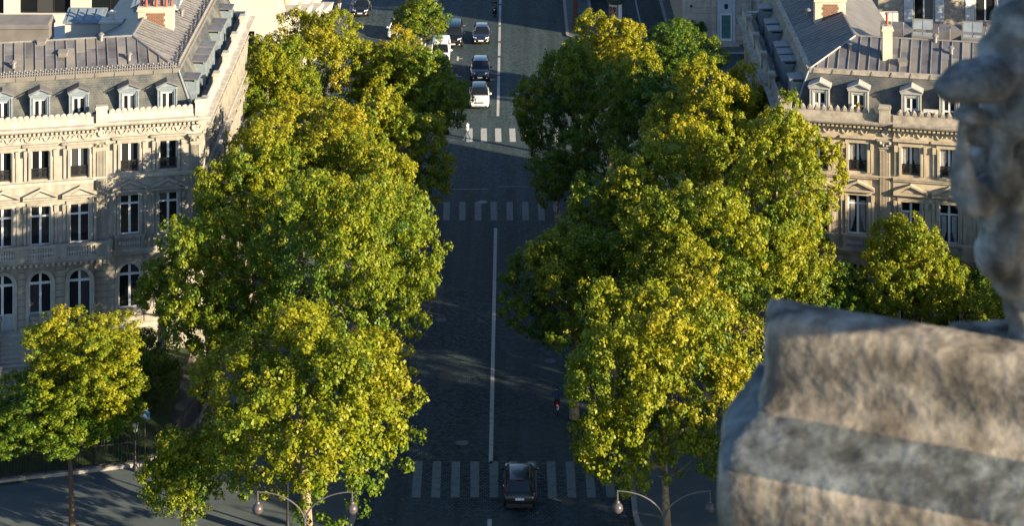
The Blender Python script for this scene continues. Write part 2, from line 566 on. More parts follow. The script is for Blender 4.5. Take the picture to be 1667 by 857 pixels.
# ------------------------------------------------------------------ ground, roads, pavements
mb = MB()
mb.add([(-900, -300, -0.6), (900, -300, -0.6), (900, 1800, -0.6), (-900, 1800, -0.6)], [(0, 1, 2, 3)])
ground = structure('ground', mb, M['pavement'])
mb = MB()
mb.add([(-120, 40, 0), (120, 40, 0), (120, 420, 0), (-120, 420, 0)], [(0, 1, 2, 3)])
road = structure('road', mb, M['cobble'])


def pavement(name, pts, z=0.13):
    o = structure(name, MB().slab([(x, y, z) for x, y in pts], (0, 0, -z + 0.01)), M['pavement'])
    n = len(pts)
    k = MB()
    for i in range(n):                      # a granite kerb round the edge, proud of the pavement
        a, b = Vector((*pts[i], 0)), Vector((*pts[(i + 1) % n], 0))
        d = (b - a).normalized()
        w = Vector((-d.y, d.x, 0)) * 0.3
        a, b = a - w * 0.02, b - w * 0.02
        m_ = max(1, int((b - a).length / 14))
        k.hexa([a, b, b + w, a + w], [v + Vector((0, 0, z + 0.006)) for v in (a, b, b + w, a + w)])
    kb = k.build('kerb', M['kerb'], o)
    return o


def arc(cx, cy, r_, a0, a1, n=7):
    return [(cx + r_ * math.cos(R(a0 + (a1 - a0) * i / n)), cy + r_ * math.sin(R(a0 + (a1 - a0) * i / n))) for i in range(n + 1)]


pavement('pavement', [(-70, 112)] + arc(-14.5, 133.5, 5.5, -75, 0) + arc(-13.5, 178.0, 4.5, 0, 90) + [(-70, 182.5)])
pavement('pavement', [(70, 182.5)] + arc(11.5, 178.0, 4.5, 90, 180) + arc(12.5, 133.5, 5.5, 180, 255) + [(70, 112)])
pavement('pavement', [(-9.9, 222)] + arc(-9.05, 221, 0.85, 180, 360, 6) + [(-8.2, 420), (-9.9, 420)])
pavement('pavement', [(-70, 206), (-22, 206)] + arc(-19.5, 208.5, 2.2, -90, 0) + [(-17.3, 420), (-70, 420)])
pavement('pavement', [(7.6, 420), (5.6, 420)] + [(5.6, 240)] + arc(6.9, 239.4, 1.3, 180, 360, 6) + [(12.4, 239), (12.6, 243), (8.6, 247), (8.2, 420)])
pavement('pavement', [(70, 420), (16.2, 420)] + [(16.2, 236)] + arc(18.4, 234.5, 2.2, 180, 270) + [(70, 232.3)])


def marking(x0, x1, y0, y1, name, m, skew=0.0, z=0.004):
    o = MB().add([(x0, y0, z), (x1, y0, z), (x1 + skew, y1, z), (x0 + skew, y1, z)], [(0, 1, 2, 3)]).build(name, m, road)
    return o


# centre line: one long stroke, then dashes close together
CX = -1.29
for y0, y1 in ((126, 133.2), (140.4, 181.7), (211.3, 224.5), (225.0, 231.0), (231.6, 236.6), (237.2, 243.0), (243.5, 252), (252.6, 262)):
    marking(CX - 0.125, CX + 0.125, y0, y1, 'centre_line', M['paint_line'])
for (xs, dx, w, ya, yb, n) in ((672, 31.2, 0.52, 811, 752, 11), (694, 25.6, 0.52, 359, 329, 9), (757, 23.3, 0.54, 231, 209, 9)):
    a, b = ground_point(xs, ya), ground_point(xs, yb)
    for k in range(n):
        xx = ground_point(xs + dx * k + 8, (ya + yb) / 2).x
        marking(xx - w / 2, xx + w / 2, a.y, b.y, 'crossing_stripe', M['paint_line'] if dx == 23.3 else M['paint_zebra'], -0.06 if k < 5 else -0.02)
# a worn stop line seen as a broken pale streak
marking(-6.4, -2.0, 190.9, 191.12, 'stop_line', M['paint_zebra'])
marking(-1.2, 1.6, 191.6, 191.75, 'stop_line', M['paint_zebra'])
marking(13.5, 13.66, 229, 275, 'lane_line', M['paint_line'])
marking(4.1, 4.22, 222, 231, 'lane_line', M['paint_zebra'])
for yy in (223.5, 229.8, 236.2, 242.6):
    marking(-5.5, -5.3, yy, yy + 1.6, 'parking_mark', M['paint_line'])
    marking(-5.3, -4.9, yy + 0.7, yy + 0.9, 'parking_mark', M['paint_line'])

# repairs of the road surface, covers, scattered leaves
M['patch'] = mat('tar_patch', (0.010, 0.016, 0.018), (0.019, 0.027, 0.030), 0.7, 2.0, 0.2, 25)
for (x, y, w, d) in ((3.0, 162.5, 1.3, 3.0), (-4.4, 153.0, 1.0, 3.6), (4.4, 195.5, 2.6, 1.3)):
    pr = random.Random(int(x * 10 + y))
    pts = []
    for k in range(14):
        a = 2 * math.pi * k / 14
        e = 1.0 / max(abs(math.cos(a)), abs(math.sin(a))) * pr.uniform(0.80, 1.0)
        pts.append((x + w / 2 * e * math.cos(a), y + d / 2 * e * math.sin(a), 0.002))
    MB().poly(pts).build('repair_patch', M['patch'], road)
cov = MB().lathe([(0.40, 0.0), (0.40, 0.012), (0.34, 0.012), (0.33, 0.008), (0.05, 0.010)], seg=18).mesh('manhole_cover', M['iron'])
for (x, y) in ((-3.1, 143.2), (2.6, 155.8), (-2.4, 187.8), (1.9, 207.6), (-5.0, 163.0), (0.6, 218.5), (3.3, 135.2)):
    inst('manhole_cover', cov, road, (x, y, 0.003))
rng = random.Random(31)
q = MB()
for k in range(900):
    side = rng.choice((-1, 1))
    x = CX + side * min(8.2, abs(rng.gauss(7.2, 2.2)))
    y = rng.uniform(128, 215)
    a, s, z = rng.uniform(0, 6.28), rng.uniform(0.07, 0.13), rng.uniform(0.012, 0.04)
    c_, s_ = math.cos(a) * s, math.sin(a) * s
    q.add([(x - c_, y - s_, 0.01), (x - s_ * 0.6, y + c_ * 0.6, z), (x + c_, y + s_, 0.012), (x + s_ * 0.6, y - c_ * 0.6, z)], [(0, 1, 2, 3)])
o = q.build('fallen_leaves', mat('dry_leaf', (0.20, 0.13, 0.03), (0.12, 0.08, 0.02), 0.8, 3))
tag(o, 'dry leaves scattered along both edges of the cobbled road', None, None, 'stuff')

# ------------------------------------------------------------------ the two stone mansions
ALPHA = R(12.3)


def clip_poly(poly, a, b, c):
    """keep the part of a 2-D polygon where a*x + b*y + c >= 0"""
    out = []
    for i in range(len(poly)):
        p, q = poly[i], poly[(i + 1) % len(poly)]
        dp, dq = a * p[0] + b * p[1] + c, a * q[0] + b * q[1] + c
        if dp >= 0:
            out.append(p)
        if dp * dq < 0:
            t = dp / (dp - dq)
            out.append((p[0] + (q[0] - p[0]) * t, p[1] + (q[1] - p[1]) * t))
    return out


class Side:
    """one street front of a mansion: u runs along it from the corner, v stands out from it, z is up"""

    def __init__(self, root, U, N, stone):
        self.root, self.U, self.N = root, Vector((*U, 0)), Vector((*N, 0))
        self.stone = stone
        self.cache = {}

    def T(self, u, v, z):
        p = self.U * u + self.N * v
        return (p.x, p.y, z)

    def mb(self):
        return MB(self.T)

    def put(self, key, make, m, name, u, v, z, parent=None, kind=None):
        """an alike piece: one mesh, many objects"""
        if key not in self.cache:
            q = MB(self.T)
            make(q)
            self.cache[key] = q.mesh(name, m)
        loc = self.T(u, v, z)
        return inst(name, self.cache[key], parent or self.root, loc, kind=kind)


def window_leaf(q, w, h, mid=None, foot=None):
    """white frame of a two-leaf window, origin at the middle of its sill"""
    q.box(-w / 2, -w / 2 + 0.07, -0.05, 0.03, 0, h)
    q.box(w / 2 - 0.07, w / 2, -0.05, 0.03, 0, h)
    q.box(-w / 2 + 0.07, w / 2 - 0.07, -0.05, 0.03, h - 0.08, h)
    q.box(-w / 2 + 0.07, w / 2 - 0.07, -0.05, 0.03, 0, 0.09)
    q.box(-0.075, 0.075, -0.05, 0.045, 0.09, h - 0.08)
    if mid:
        for s in (-1, 1):
            a, b = sorted((s * 0.075, s * (w / 2 - 0.07)))
            q.box(a, b, -0.05, 0.03, mid - 0.06, mid + 0.06)
    if foot:
        for s in (-1, 1):
            a, b = sorted((s * 0.075, s * (w / 2 - 0.07)))
            q.box(a, b, -0.05, 0.03, foot - 0.05, foot + 0.05)


def rail_mb(q, w):
    """small iron guard at the foot of a window"""
    q.box(-w / 2, w / 2, 0.0, 0.05, 0.70, 0.76)
    q.box(-w / 2, w / 2, 0.0, 0.05, 0.48, 0.52)
    q.box(-w / 2, w / 2, 0.0, 0.05, 0.08, 0.12)
    n = 15
    for i in range(n + 1):
        x = -w / 2 + w * i / n
        q.box(x - 0.016, x + 0.016, 0.005, 0.04, 0.12, 0.70)
    for i in range(3):
        x = -w / 3 + w * i / 3
        for k in range(8):
            a, b = math.pi * k / 4, math.pi * (k + 1) / 4
            q.hexa([(x + 0.13 * math.cos(a), 0.01, 0.30 + 0.13 * math.sin(a)), (x + 0.13 * math.cos(b), 0.01, 0.30 + 0.13 * math.sin(b)),
                    (x + 0.09 * math.cos(b), 0.01, 0.30 + 0.09 * math.sin(b)), (x + 0.09 * math.cos(a), 0.01, 0.30 + 0.09 * math.sin(a))],
                   [(x + 0.13 * math.cos(a), 0.04, 0.30 + 0.13 * math.sin(a)), (x + 0.13 * math.cos(b), 0.04, 0.30 + 0.13 * math.sin(b)),
                    (x + 0.09 * math.cos(b), 0.04, 0.30 + 0.09 * math.sin(b)), (x + 0.09 * math.cos(a), 0.04, 0.30 + 0.09 * math.sin(a))])


def pediment_mb(q, w, h):
    q.box(-w / 2, w / 2, 0, 0.30, 0, 0.13)
    for s in (-1, 1):
        q.hexa([(s * w / 2, 0, 0.132), (0, 0, h), (0, 0.33, h), (s * w / 2, 0.33, 0.132)],
               [(s * w / 2, 0, 0.28), (0, 0, h + 0.15), (0, 0.33, h + 0.15), (s * w / 2, 0.33, 0.28)])
    q.hexa([(-w / 2 + 0.2, 0.0, 0.134), (w / 2 - 0.2, 0.0, 0.134), (w / 2 - 0.2, 0.12, 0.134), (-w / 2 + 0.2, 0.12, 0.134)],
           [(-0.03, 0.0, h - 0.02), (0.03, 0.0, h - 0.02), (0.03, 0.12, h - 0.02), (-0.03, 0.12, h - 0.02)])
    q.hexa([(-w / 4, 0.12, 0.2), (w / 4, 0.12, 0.2), (w / 4, 0.17, 0.2), (-w / 4, 0.17, 0.2)],
           [(-0.03, 0.12, h - 0.12), (0.03, 0.12, h - 0.12), (0.03, 0.17, h - 0.12), (-0.03, 0.17, h - 0.12)])


def surround_mb(q, w, h, d=0.12, head=True, strip=0.22):
    for s in (-1, 1):
        a, b = sorted((s * w / 2, s * (w / 2 + strip)))
        q.box(a, b, 0, d, -0.05, h)
        a, b = sorted((s * (w / 2 + 0.06), s * (w / 2 + strip - 0.05)))
        q.box(a, b, d, d + 0.05, 0.0, h - 0.05)
        a, b = sorted((s * (w / 2 + strip + 0.06), s * (w / 2 + strip + 0.24)))
        q.box(a, b, 0, d * 0.7, -0.05, h + 0.05)
        q.box(a - 0.02, b + 0.02, d * 0.7, d + 0.12, h - 0.35, h + 0.05)
    q.box(-w / 2 - strip, w / 2 + strip, 0, d, h, h + 0.24)
    if head:
        q.box(-w / 2 - strip - 0.28, w / 2 + strip + 0.28, 0, d + 0.06, h + 0.26, h + 0.36)
        q.box(-w / 2 - strip - 0.36, w / 2 + strip + 0.36, 0, d + 0.20, h + 0.36, h + 0.47)


def baluster_mb(q, w, h, n):
    for i in range(n):
        x = -w / 2 + w * (i + 0.5) / n
        for (a, z0, z1) in ((0.060, 0, 0.06), (0.036, 0.06, 0.16), (0.066, 0.16, 0.36), (0.040, 0.36, 0.56), (0.060, 0.56, 0.66)):
            q.box(x - a, x + a, -a, a, z0 * h / 0.66, z1 * h / 0.66)


def wall_with_openings(q, u0, u1, z0, z1, ops, v=0.0, th=0.45):
    """a storey of wall: ops = [(centre, width, bottom, top)]"""
    ops = sorted(o for o in ops if u0 < o[0] - o[1] / 2 and o[0] + o[1] / 2 < u1)
    x = u0
    for (c, w, a, b) in ops:
        q.box(x, c - w / 2, v - th, v, z0, z1)
        if a > z0:
            q.box(c - w / 2, c + w / 2, v - th, v, z0, a)
        if b < z1:
            q.box(c - w / 2, c + w / 2, v - th, v, b, z1)
        x = c + w / 2
    q.box(x, u1, v - th, v, z0, z1)


def arch_fill(q, c, w, zs, ztop, v=0.0, th=0.45, n=12):
    """masonry over a round arch that springs at zs, up to ztop"""
    r_ = w / 2
    for i in range(n):
        a, b = math.pi * i / n, math.pi * (i + 1) / n
        xa, xb = c + r_ * math.cos(a), c + r_ * math.cos(b)
        za, zb = zs + r_ * math.sin(a), zs + r_ * math.sin(b)
        q.hexa([(xa, v - th, za), (xb, v - th, zb), (xb, v, zb), (xa, v, za)], [(xa, v - th, ztop), (xb, v - th, ztop), (xb, v, ztop), (xa, v, ztop)])


def arch_ring(q, c, w, zs, z0, v, d, t=0.2, n=14):
    r0, r1 = w / 2, w / 2 + t
    for i in range(n):
        a, b = math.pi * i / n, math.pi * (i + 1) / n
        P = lambda r_, t_, vv: (c + r_ * math.cos(t_), vv, zs + r_ * math.sin(t_))
        q.hexa([P(r0, a, v), P(r0, b, v), P(r0, b, v + d), P(r0, a, v + d)], [P(r1, a, v), P(r1, b, v), P(r1, b, v + d), P(r1, a, v + d)])
    for s in (-1, 1):
        a, b = sorted((s * r0, s * r1))
        q.box(c + a, c + b, v, v + d, z0, zs)


def arch_window(q, w, zs, mid):
    """round-headed window frame, origin at the sill, spring zs above it"""
    r_ = w / 2
    for s in (-1, 1):
        a, b = sorted((s * r_, s * (r_ - 0.08)))
        q.box(a, b, -0.05, 0.03, 0, zs)
    q.box(-0.08, 0.08, -0.05, 0.05, 0, zs + r_ - 0.04)
    q.box(-r_ + 0.08, -0.08, -0.05, 0.03, zs - 0.08, zs + 0.08)
    q.box(0.08, r_ - 0.08, -0.05, 0.03, zs - 0.08, zs + 0.08)
    q.box(-r_ + 0.08, -0.08, -0.05, 0.03, 0, 0.12)
    q.box(0.08, r_ - 0.08, -0.05, 0.03, 0, 0.12)
    n = 12
    for i in range(n):
        a, b = math.pi * i / n, math.pi * (i + 1) / n
        P = lambda rr, t_, vv: (rr * math.cos(t_), vv, zs + rr * math.sin(t_))
        q.hexa([P(r_ - 0.08, a, -0.05), P(r_ - 0.08, b, -0.05), P(r_ - 0.08, b, 0.03), P(r_ - 0.08, a, 0.03)],
               [P(r_, a, -0.05), P(r_, b, -0.05), P(r_, b, 0.03), P(r_, a, 0.03)])


def scroll(q, u, z, v, flip):
    """one carved leaf scroll of the frieze"""
    pts = []
    for i in range(12):
        t = i / 11
        a = t * 4.6
        r_ = 0.19 * (1 - 0.75 * t)
        pts.append((u + flip * (r_ * math.cos(a) - 0.05), v, z + r_ * math.sin(a)))
    q.tube(pts, [0.05 - 0.025 * i / 11 for i in range(12)], 5)
    q.tube([(u + flip * 0.14, v, z - 0.02), (u + flip * 0.30, v, z - 0.16), (u + flip * 0.46, v, z - 0.10), (u + flip * 0.55, v, z + 0.10)], [0.05, 0.055, 0.045, 0.015], 5)
    q.ball((u - flip * 0.26, v, z + 0.12), 0.055, 6, 4)


Z_BASE, Z_ARCH_TOP, Z_B, Z_S2, Z_FRI, Z_COR, Z_PAR = 1.2, 7.15, 8.1, 13.0, 15.75, 16.35, 17.05


def street_front(sd, length, cols, style, main):
    """walls, windows, mouldings, cornice and parapet of one side"""
    root, st = sd.root, sd.stone
    rng = random.Random(len(cols) * 7 + (3 if main else 1))
    pv = (0.45 if style == 'left' else 0.12) if main else 0.0
    brk = 6.4 if main else 1e9

    def vof(u):
        return pv if u > brk + 0.6 else 0.0

    ops2 = [(c, 1.18, 13.33, 15.24) for c in cols]
    ops1 = [(c, 1.28, 9.1, 11.75) if c < brk else (c, 1.28, 8.5, 11.55) for c in cols]
    w = sd.mb()
    spans = [(0.0, min(length, brk + 0.9), 0.0)] + ([(brk + 0.9, length, pv)] if main else [])
    for (a, b, v) in spans:
        wall_with_openings(w, a, b, 12.6, Z_COR, ops2, v, 0.45 + v)
        wall_with_openings(w, a, b, Z_B, 12.6, ops1, v, 0.45 + v)
        ops0 = [(c, 1.47, 4.15 if c < brk else 3.35, 7.4) for c in cols]
        wall_with_openings(w, a, b, 0.0, Z_B, ops0, v, 0.45 + v)
        for (c, ww, z0, z1) in ops0:
            if a < c < b:
                arch_fill(w, c, 1.47, 6.42, 7.4, v, 0.45 + v)
    w.build('wall', st, root)
    # rooms behind the windows
    bk = sd.mb()
    bk.box(0.8, length, -1.6, -1.5, 0.2, 16.2)
    bk.build('room_backdrop', M['dark'], root)
    # string courses, plinth, ledges
    t = sd.mb()
    for (a, b, v) in spans:
        a2 = a - (0.18 if a == 0 else -0.0)
        t.box(a2, b, v, v + 0.16, 12.92, 13.06)
        t.box(a2, b, v, v + 0.24, 13.06, 13.16)
        t.box(a2, b, v, v + 0.30, 8.02, 8.18)
        t.box(a2, b, v, v + 0.18, 7.82, 8.02)
        t.box(a2, b, v, v + 0.14, 2.9, 3.2)
        t.box(a2, b, v, v + 0.10, 15.62, 15.74)
    t.build('string_course', M['stone_pale'] if style == 'left' else st, root)
    # rusticated ground floor: each course of each pier is a block of its own
    bounds = []
    x = 0.05
    for c in [q_ for q_ in cols if q_ < length]:
        bounds.append((x, c - 0.735 - 0.24))
        x = c + 0.735 + 0.24
    bounds.append((x, length))
    for (a, b) in bounds:
        if b - a < 0.3:
            continue
        for k in range(10):
            z0 = 3.24 + k * 0.448
            if z0 > 7.6:
                break
            segs = [(a, b)] if b - a < 1.4 else ([(a, (a + b) / 2 - 0.012), ((a + b) / 2 + 0.012, b)] if k % 2 else
                                                  [(a, a + (b - a) * 0.3), (a + (b - a) * 0.3 + 0.024, b)])
            for (p, r_) in segs:
                if p < brk + 0.9 < r_:
                    r_ = brk + 0.9
                v = vof((p + r_) / 2)
                wd = round(r_ - p, 2)
                d = rng.choice((0.05, 0.06, 0.07))
                sd.put(('blk', wd, d), lambda q, wd=wd, d=d: q.box(-wd / 2, wd / 2, 0.0, d, 0.0, 0.42), st, 'stone_block', (p + r_) / 2, v, z0)
    # windows
    for i, c in enumerate(cols):
        if c + 0.9 > length:
            continue
        v = vof(c)
        gx = -0.20
        # top storey
        wn_ = sd.put('w2', lambda q: window_leaf(q, 1.18, 1.91), M['frame'], 'window', c, v + gx, 13.33)
        for s in (-1, 1):
            sd.put('p2', lambda q: q.box(-0.225, 0.225, -0.02, 0.0, 0, 1.72), M['glass'], 'pane', s * 0.30, 0, 0.1, wn_)
        sd.put('r2', lambda q: rail_mb(q, 1.16), M['iron'], 'window_railing', c, v - 0.08, 13.30)
        sd.put('s2', lambda q: surround_mb(q, 1.18, 1.91), st, 'window_surround', c, v, 13.33)
        # first floor
        z1, h1 = (9.1, 2.65) if c < brk else (8.5, 3.05)
        foot = None if c < brk else 0.48
        wn_ = sd.put(('w1', h1), lambda q: window_leaf(q, 1.28, h1, h1 * 0.77, foot), M['frame'], 'window', c, v + gx, z1)
        for s in (-1, 1):
            sd.put(('p1', h1), lambda q: q.box(-0.25, 0.25, -0.02, 0.0, 0, h1 * 0.77 - 0.2), M['glass'], 'pane', s * 0.325, 0, 0.1, wn_)
            sd.put(('p1b', h1), lambda q: q.box(-0.25, 0.25, -0.02, 0.0, 0, h1 * 0.23 - 0.16), M['glass'], 'pane', s * 0.325, 0, h1 * 0.77 + 0.07, wn_)
        sd.put(('s1', h1), lambda q: surround_mb(q, 1.28, h1, 0.10, False), st, 'window_surround', c, v, z1)
        sd.put('pd', lambda q: pediment_mb(q, 2.25, 0.62), st, 'pediment', c, v + 0.02, 12.02)
        # arched ground floor
        door = c > brk + 2.9 and style == 'left'
        zb = 4.15 if c < brk else 3.35
        wn_ = sd.put(('w0', zb), lambda q: arch_window(q, 1.47, 6.42 - zb, 0), M['frame'], 'window', c, v + gx, zb)
        for s in (-1, 1):
            low = 1.15 if door else 0.12
            sd.put(('p0', zb, low), lambda q: q.box(-0.29, 0.29, -0.02, 0.0, low, 6.42 - zb - 0.08), M['glass'], 'pane', s * 0.37, 0, 0, wn_)
            sd.put(('p0b', s), lambda q: q.poly([(s * 0.08, -0.01, 0.08)] + [(s * 0.665 * math.cos(math.pi / 2 * k / 7), -0.01, 0.08 + 0.59 * math.sin(math.pi / 2 * k / 7)) for k in range(7)] +
                                                 [(s * 0.08, -0.01, 0.66)]), M['glass'], 'pane', 0, 0, 6.42 - zb, wn_)
            if door:
                sd.put('p0c', lambda q: (q.box(-0.31, 0.31, -0.03, 0.01, 0, 1.14), q.box(-0.22, 0.22, 0.01, 0.03, 0.15, 0.95)), M['door_paint'], 'door_panel', s * 0.37, 0, 0.02, wn_)
        q = sd.mb()
        arch_ring(q, 0, 1.47, 6.42 - 4.15, -0.6 if c < brk else -0.8, 0, 0.10)
        sd.put(('ring', c < brk), lambda q: arch_ring(q, 0, 1.47, 6.42 - 4.15, 0 if c < brk else -0.8, 0, 0.10, 0.22), M['stone_pale'] if style == 'left' else st, 'arch_surround', c, v, 4.15)
        # curtains on the other house
        if style == 'right':
            for s in (-1, 1):
                def drape(q, s=s, h=1.7):
                    n = 7
                    for k in range(n):
                        e = 0.22 * (1 - 0.5 * (k / n))
                        xx = s * (0.50 - 0.045 * k)
                        zlow = 0.12 + (0.9 * (k / n) ** 1.2) * h / 1.7
                        q.box(min(xx, xx - s * 0.05), max(xx, xx - s * 0.05), 0.0, 0.014 + 0.012 * (k % 2), zlow, h)
                if i > 0:
                    sd.put(('dr', s), drape, M['curtain'], 'curtain', c, v + gx + 0.002, 13.4)
                    sd.put(('dr1', s), lambda q, s=s: drape(q, s, 2.15), M['curtain'], 'curtain', c, v + gx + 0.002, z1 + 0.08)
        # local balustrade below single windows
        if c < brk:
            q = sd.mb()
            q.box(c - 1.0, c + 1.0, v + 0.05, v + 0.24, 9.02, 9.12)
            q.box(c - 1.0, c - 0.72, v + 0.04, v + 0.22, 8.30, 9.02)
            q.box(c + 0.72, c + 1.0, v + 0.04, v + 0.22, 8.30, 9.02)
            q.box(c - 1.0, c + 1.0, v + 0.05, v + 0.24, 8.18, 8.30)
            bal = q.build('balustrade', st, root)
            sd.put('bal_s', lambda q: baluster_mb(q, 1.42, 0.70, 9), M['stone_pale'], 'baluster', c, v + 0.14, 8.31, bal, kind='stuff')
    # balcony along the projecting part
    if main:
        a, b = brk - 0.35, length
        q = sd.mb()
        q.box(a, b, pv, pv + 1.05, 8.19, 8.34)
        q.box(a + 0.06, b, pv + 0.02, pv + 0.95, 8.04, 8.19)
        bal = q.build('balcony', st, root)
        q = sd.mb()
        q.box(a + 0.06, b, pv + 0.72, pv + 0.98, 8.345, 8.46)
        q.box(a + 0.02, b, pv + 0.68, pv + 1.02, 9.08, 9.2)
        x = a + 0.06
        posts = [a + 0.06] + [0.5 * (p + q_) - 0.45 for p, q_ in zip(cols, cols[1:]) if p > brk]
        for p in posts:
            q.box(p, p + (1.1 if p == posts[0] else 0.9), pv + 0.70, pv + 1.0, 8.46, 9.08)
        q.box(a + 0.04, a + 0.3, pv + 0.0, pv + 0.70, 8.345, 9.07)
        q.build('balustrade', st, bal)
        for p, n_ in zip(posts, posts[1:]):
            a0, b0 = p + (1.1 if p == posts[0] else 0.9), n_
            cnt = max(3, int((b0 - a0) / 0.155))
            qq = sd.mb()
            qq.T = lambda u, v, z, o=(a0 + b0) / 2: sd.T(u + o, v + pv + 0.85, z + 8.46)
            baluster_mb(qq, b0 - a0, 0.62, cnt)
            qq.build('baluster', M['stone_pale'], bal, kind='stuff')
        q = sd.mb()
        x = a + 0.2
        while x < b:
            q.box(x, x + 0.18, pv + 0.005, pv + 0.90, 7.84, 8.035)
            x += 0.36
        q.build('bracket', M['stone_pale'], bal, kind='stuff')
        # a fluted pilaster beside the break
        def pilaster(c, v, wd):
            q = sd.mb()
            q.box(c - wd / 2, c + wd / 2, v, v + 0.12, 9.3, 15.0)
            q.box(c - wd / 2 - 0.1, c + wd / 2 + 0.1, v, v + 0.22, 8.4, 9.3)
            n = 7
            for k in range(n):
                x0 = c - wd / 2 + 0.03 + (wd - 0.06) * k / n
                q.box(x0 + 0.015, x0 + (wd - 0.06) / n - 0.025, v + 0.12, v + 0.17, 9.45, 14.85)
            p_ = q.build('pilaster', st, root)
            q = sd.mb()
            q.box(c - wd / 2 - 0.04, c + wd / 2 + 0.04, v, v + 0.2, 15.0, 15.1)
            q.hexa([(c - wd / 2, v, 15.1), (c + wd / 2, v, 15.1), (c + wd / 2, v + 0.16, 15.1), (c - wd / 2, v + 0.16, 15.1)],
                   [(c - wd / 2 - 0.14, v, 15.55), (c + wd / 2 + 0.14, v, 15.55), (c + wd / 2 + 0.14, v + 0.34, 15.55), (c - wd / 2 - 0.14, v + 0.34, 15.55)])
            for s in (-1, 1):
                q.ball((c + s * wd * 0.42, v + 0.28, 15.42), 0.12, 8, 6)
                q.ball((c + s * wd * 0.16, v + 0.26, 15.25), 0.10, 8, 6)
            q.box(c - wd / 2 - 0.18, c + wd / 2 + 0.18, v, v + 0.36, 15.55, 15.62)
            q.build('capital', M['stone_grey'], p_)
            q = sd.mb()
            q.lathe([(0.24, 0.0), (0.24, 0.1), (0.15, 0.1), (0.13, 0.05), (0.02, 0.05)], (0, 0, 0), 14, 'y')
            qq = sd.mb()
            qq.T = lambda u, v_, z: sd.T(u + c, v_ + v + 0.02, z + 16.03)
            qq.v, qq.f = [], []
            base = MB().lathe([(0.24, 0.0), (0.24, 0.1), (0.15, 0.1), (0.13, 0.05), (0.02, 0.05)], (0, 0, 0), 14, 'y')
            qq.add(base.v, base.f)
            qq.build('roundel', M['stone_pale'], root)
        pilaster(brk + 0.35, 0.02, 0.72)
        pilaster(0.55, 0.02, 0.6)
    # frieze of carved scrolls
    q = sd.mb()
    x = 0.7
    k = 0
    while x < length - 0.5:
        scroll(q, x, 16.02 - 0.02, vof(x) + 0.045, 1 if k % 2 else -1)
        x += 0.62
        k += 1
    q.build('frieze_scroll', M['stone_pale'] if style == 'left' else st, root, kind='stuff')
    # cornice and dentils
    q = sd.mb()
    for (a, b, v) in spans:
        a2 = a - (0.5 if a == 0 else 0.0)
        prof = [(v - 0.3, Z_COR - 0.02), (v + 0.16, Z_COR - 0.02), (v + 0.2, Z_COR + 0.10), (v + 0.52, Z_COR + 0.22), (v + 0.60, Z_COR + 0.34), (v + 0.62, Z_COR + 0.46), (v - 0.3, Z_COR + 0.52)]
        pr = [(a_, b_) for a_, b_ in prof]
        q.add([(a2, p, z) for p, z in pr] + [(b, p, z) for p, z in pr],
              [tuple(range(len(pr))), tuple(range(2 * len(pr) - 1, len(pr) - 1, -1))] + [(i, i + len(pr), (i + 1) % len(pr) + len(pr), (i + 1) % len(pr)) for i in range(len(pr))])
    q.build('cornice', M['stone_pale'] if style == 'left' else M['stone_grey'], root)
    q = sd.mb()
    x = 0.05
    while x < length:
        v = vof(x)
        q.box(x, x + 0.15, v + 0.17, v + 0.42, Z_COR + 0.0, Z_COR + 0.12)
        x += 0.29
    q.build('dentil', M['stone_pale'] if style == 'left' else st, root, kind='stuff')
    # parapet wall, pedestals and its crest
    pm = M['stone_pale'] if style == 'left' else M['stone_grey']
    q = sd.mb()
    for (a, b, v) in spans:
        q.box(a + (0.42 if a == 0 else 0), b, v - 0.02, v + 0.16, Z_COR + 0.50, Z_PAR + 0.24)
        q.box(a + (0.42 if a == 0 else 0), b, v - 0.04, v + 0.20, Z_COR + 0.48, Z_COR + 0.62)
    q.build('parapet', pm, root)
    peds = ([(0.2, 0.0), (brk + 0.35, 0.25)] + [(brk + 9.3, pv)] if main else [(0.2, 0.0)] + [(c_ + 1.3, 0.0) for c_ in cols[1::2]])
    for (c, v) in peds:
        if c > length:
            continue
        sd.put('ped', lambda q: (q.box(-0.36, 0.36, -0.12, 0.30, 0.0, 0.94), q.box(-0.42, 0.42, -0.18, 0.36, 0.94, 1.06), q.box(-0.38, 0.38, -0.14, 0.32, 1.06, 1.14)),
               pm, 'pedestal', c, v, Z_COR + 0.45)

    def antefix(q):
        if style == 'left':
            pts = [(-0.19, 0.0, 0.0), (0.19, 0.0, 0.0)] + [(0.19 * math.cos(math.pi * k_ / 8), 0.0, 0.10 + 0.20 * math.sin(math.pi * k_ / 8)) for k_ in range(9)]
            q.slab(pts, (0, 0.14, 0))
            q.slab([(p[0] * 0.55, 0.14, 0.03 + p[2] * 0.7) for p in pts], (0, 0.03, 0))
        else:
            pts = [(-0.21, 0, 0), (0.21, 0, 0), (0.20, 0, 0.10), (0.15, 0, 0.22), (0.07, 0, 0.31), (0.0, 0, 0.40), (-0.07, 0, 0.31), (-0.15, 0, 0.22), (-0.20, 0, 0.10)]
            q.slab(pts, (0, 0.14, 0))
            q.slab([(p[0] * 0.5, 0.14, 0.04 + p[2] * 0.65) for p in pts], (0, 0.035, 0))
    step = 0.40 if style == 'left' else 0.46
    x = 0.85
    while x < length - 0.2:
        if all(abs(x - c) > 0.62 for c, _ in peds):
            sd.put('ante', antefix, pm, 'crest_stone', x, vof(x), Z_PAR + 0.242)
        x += step


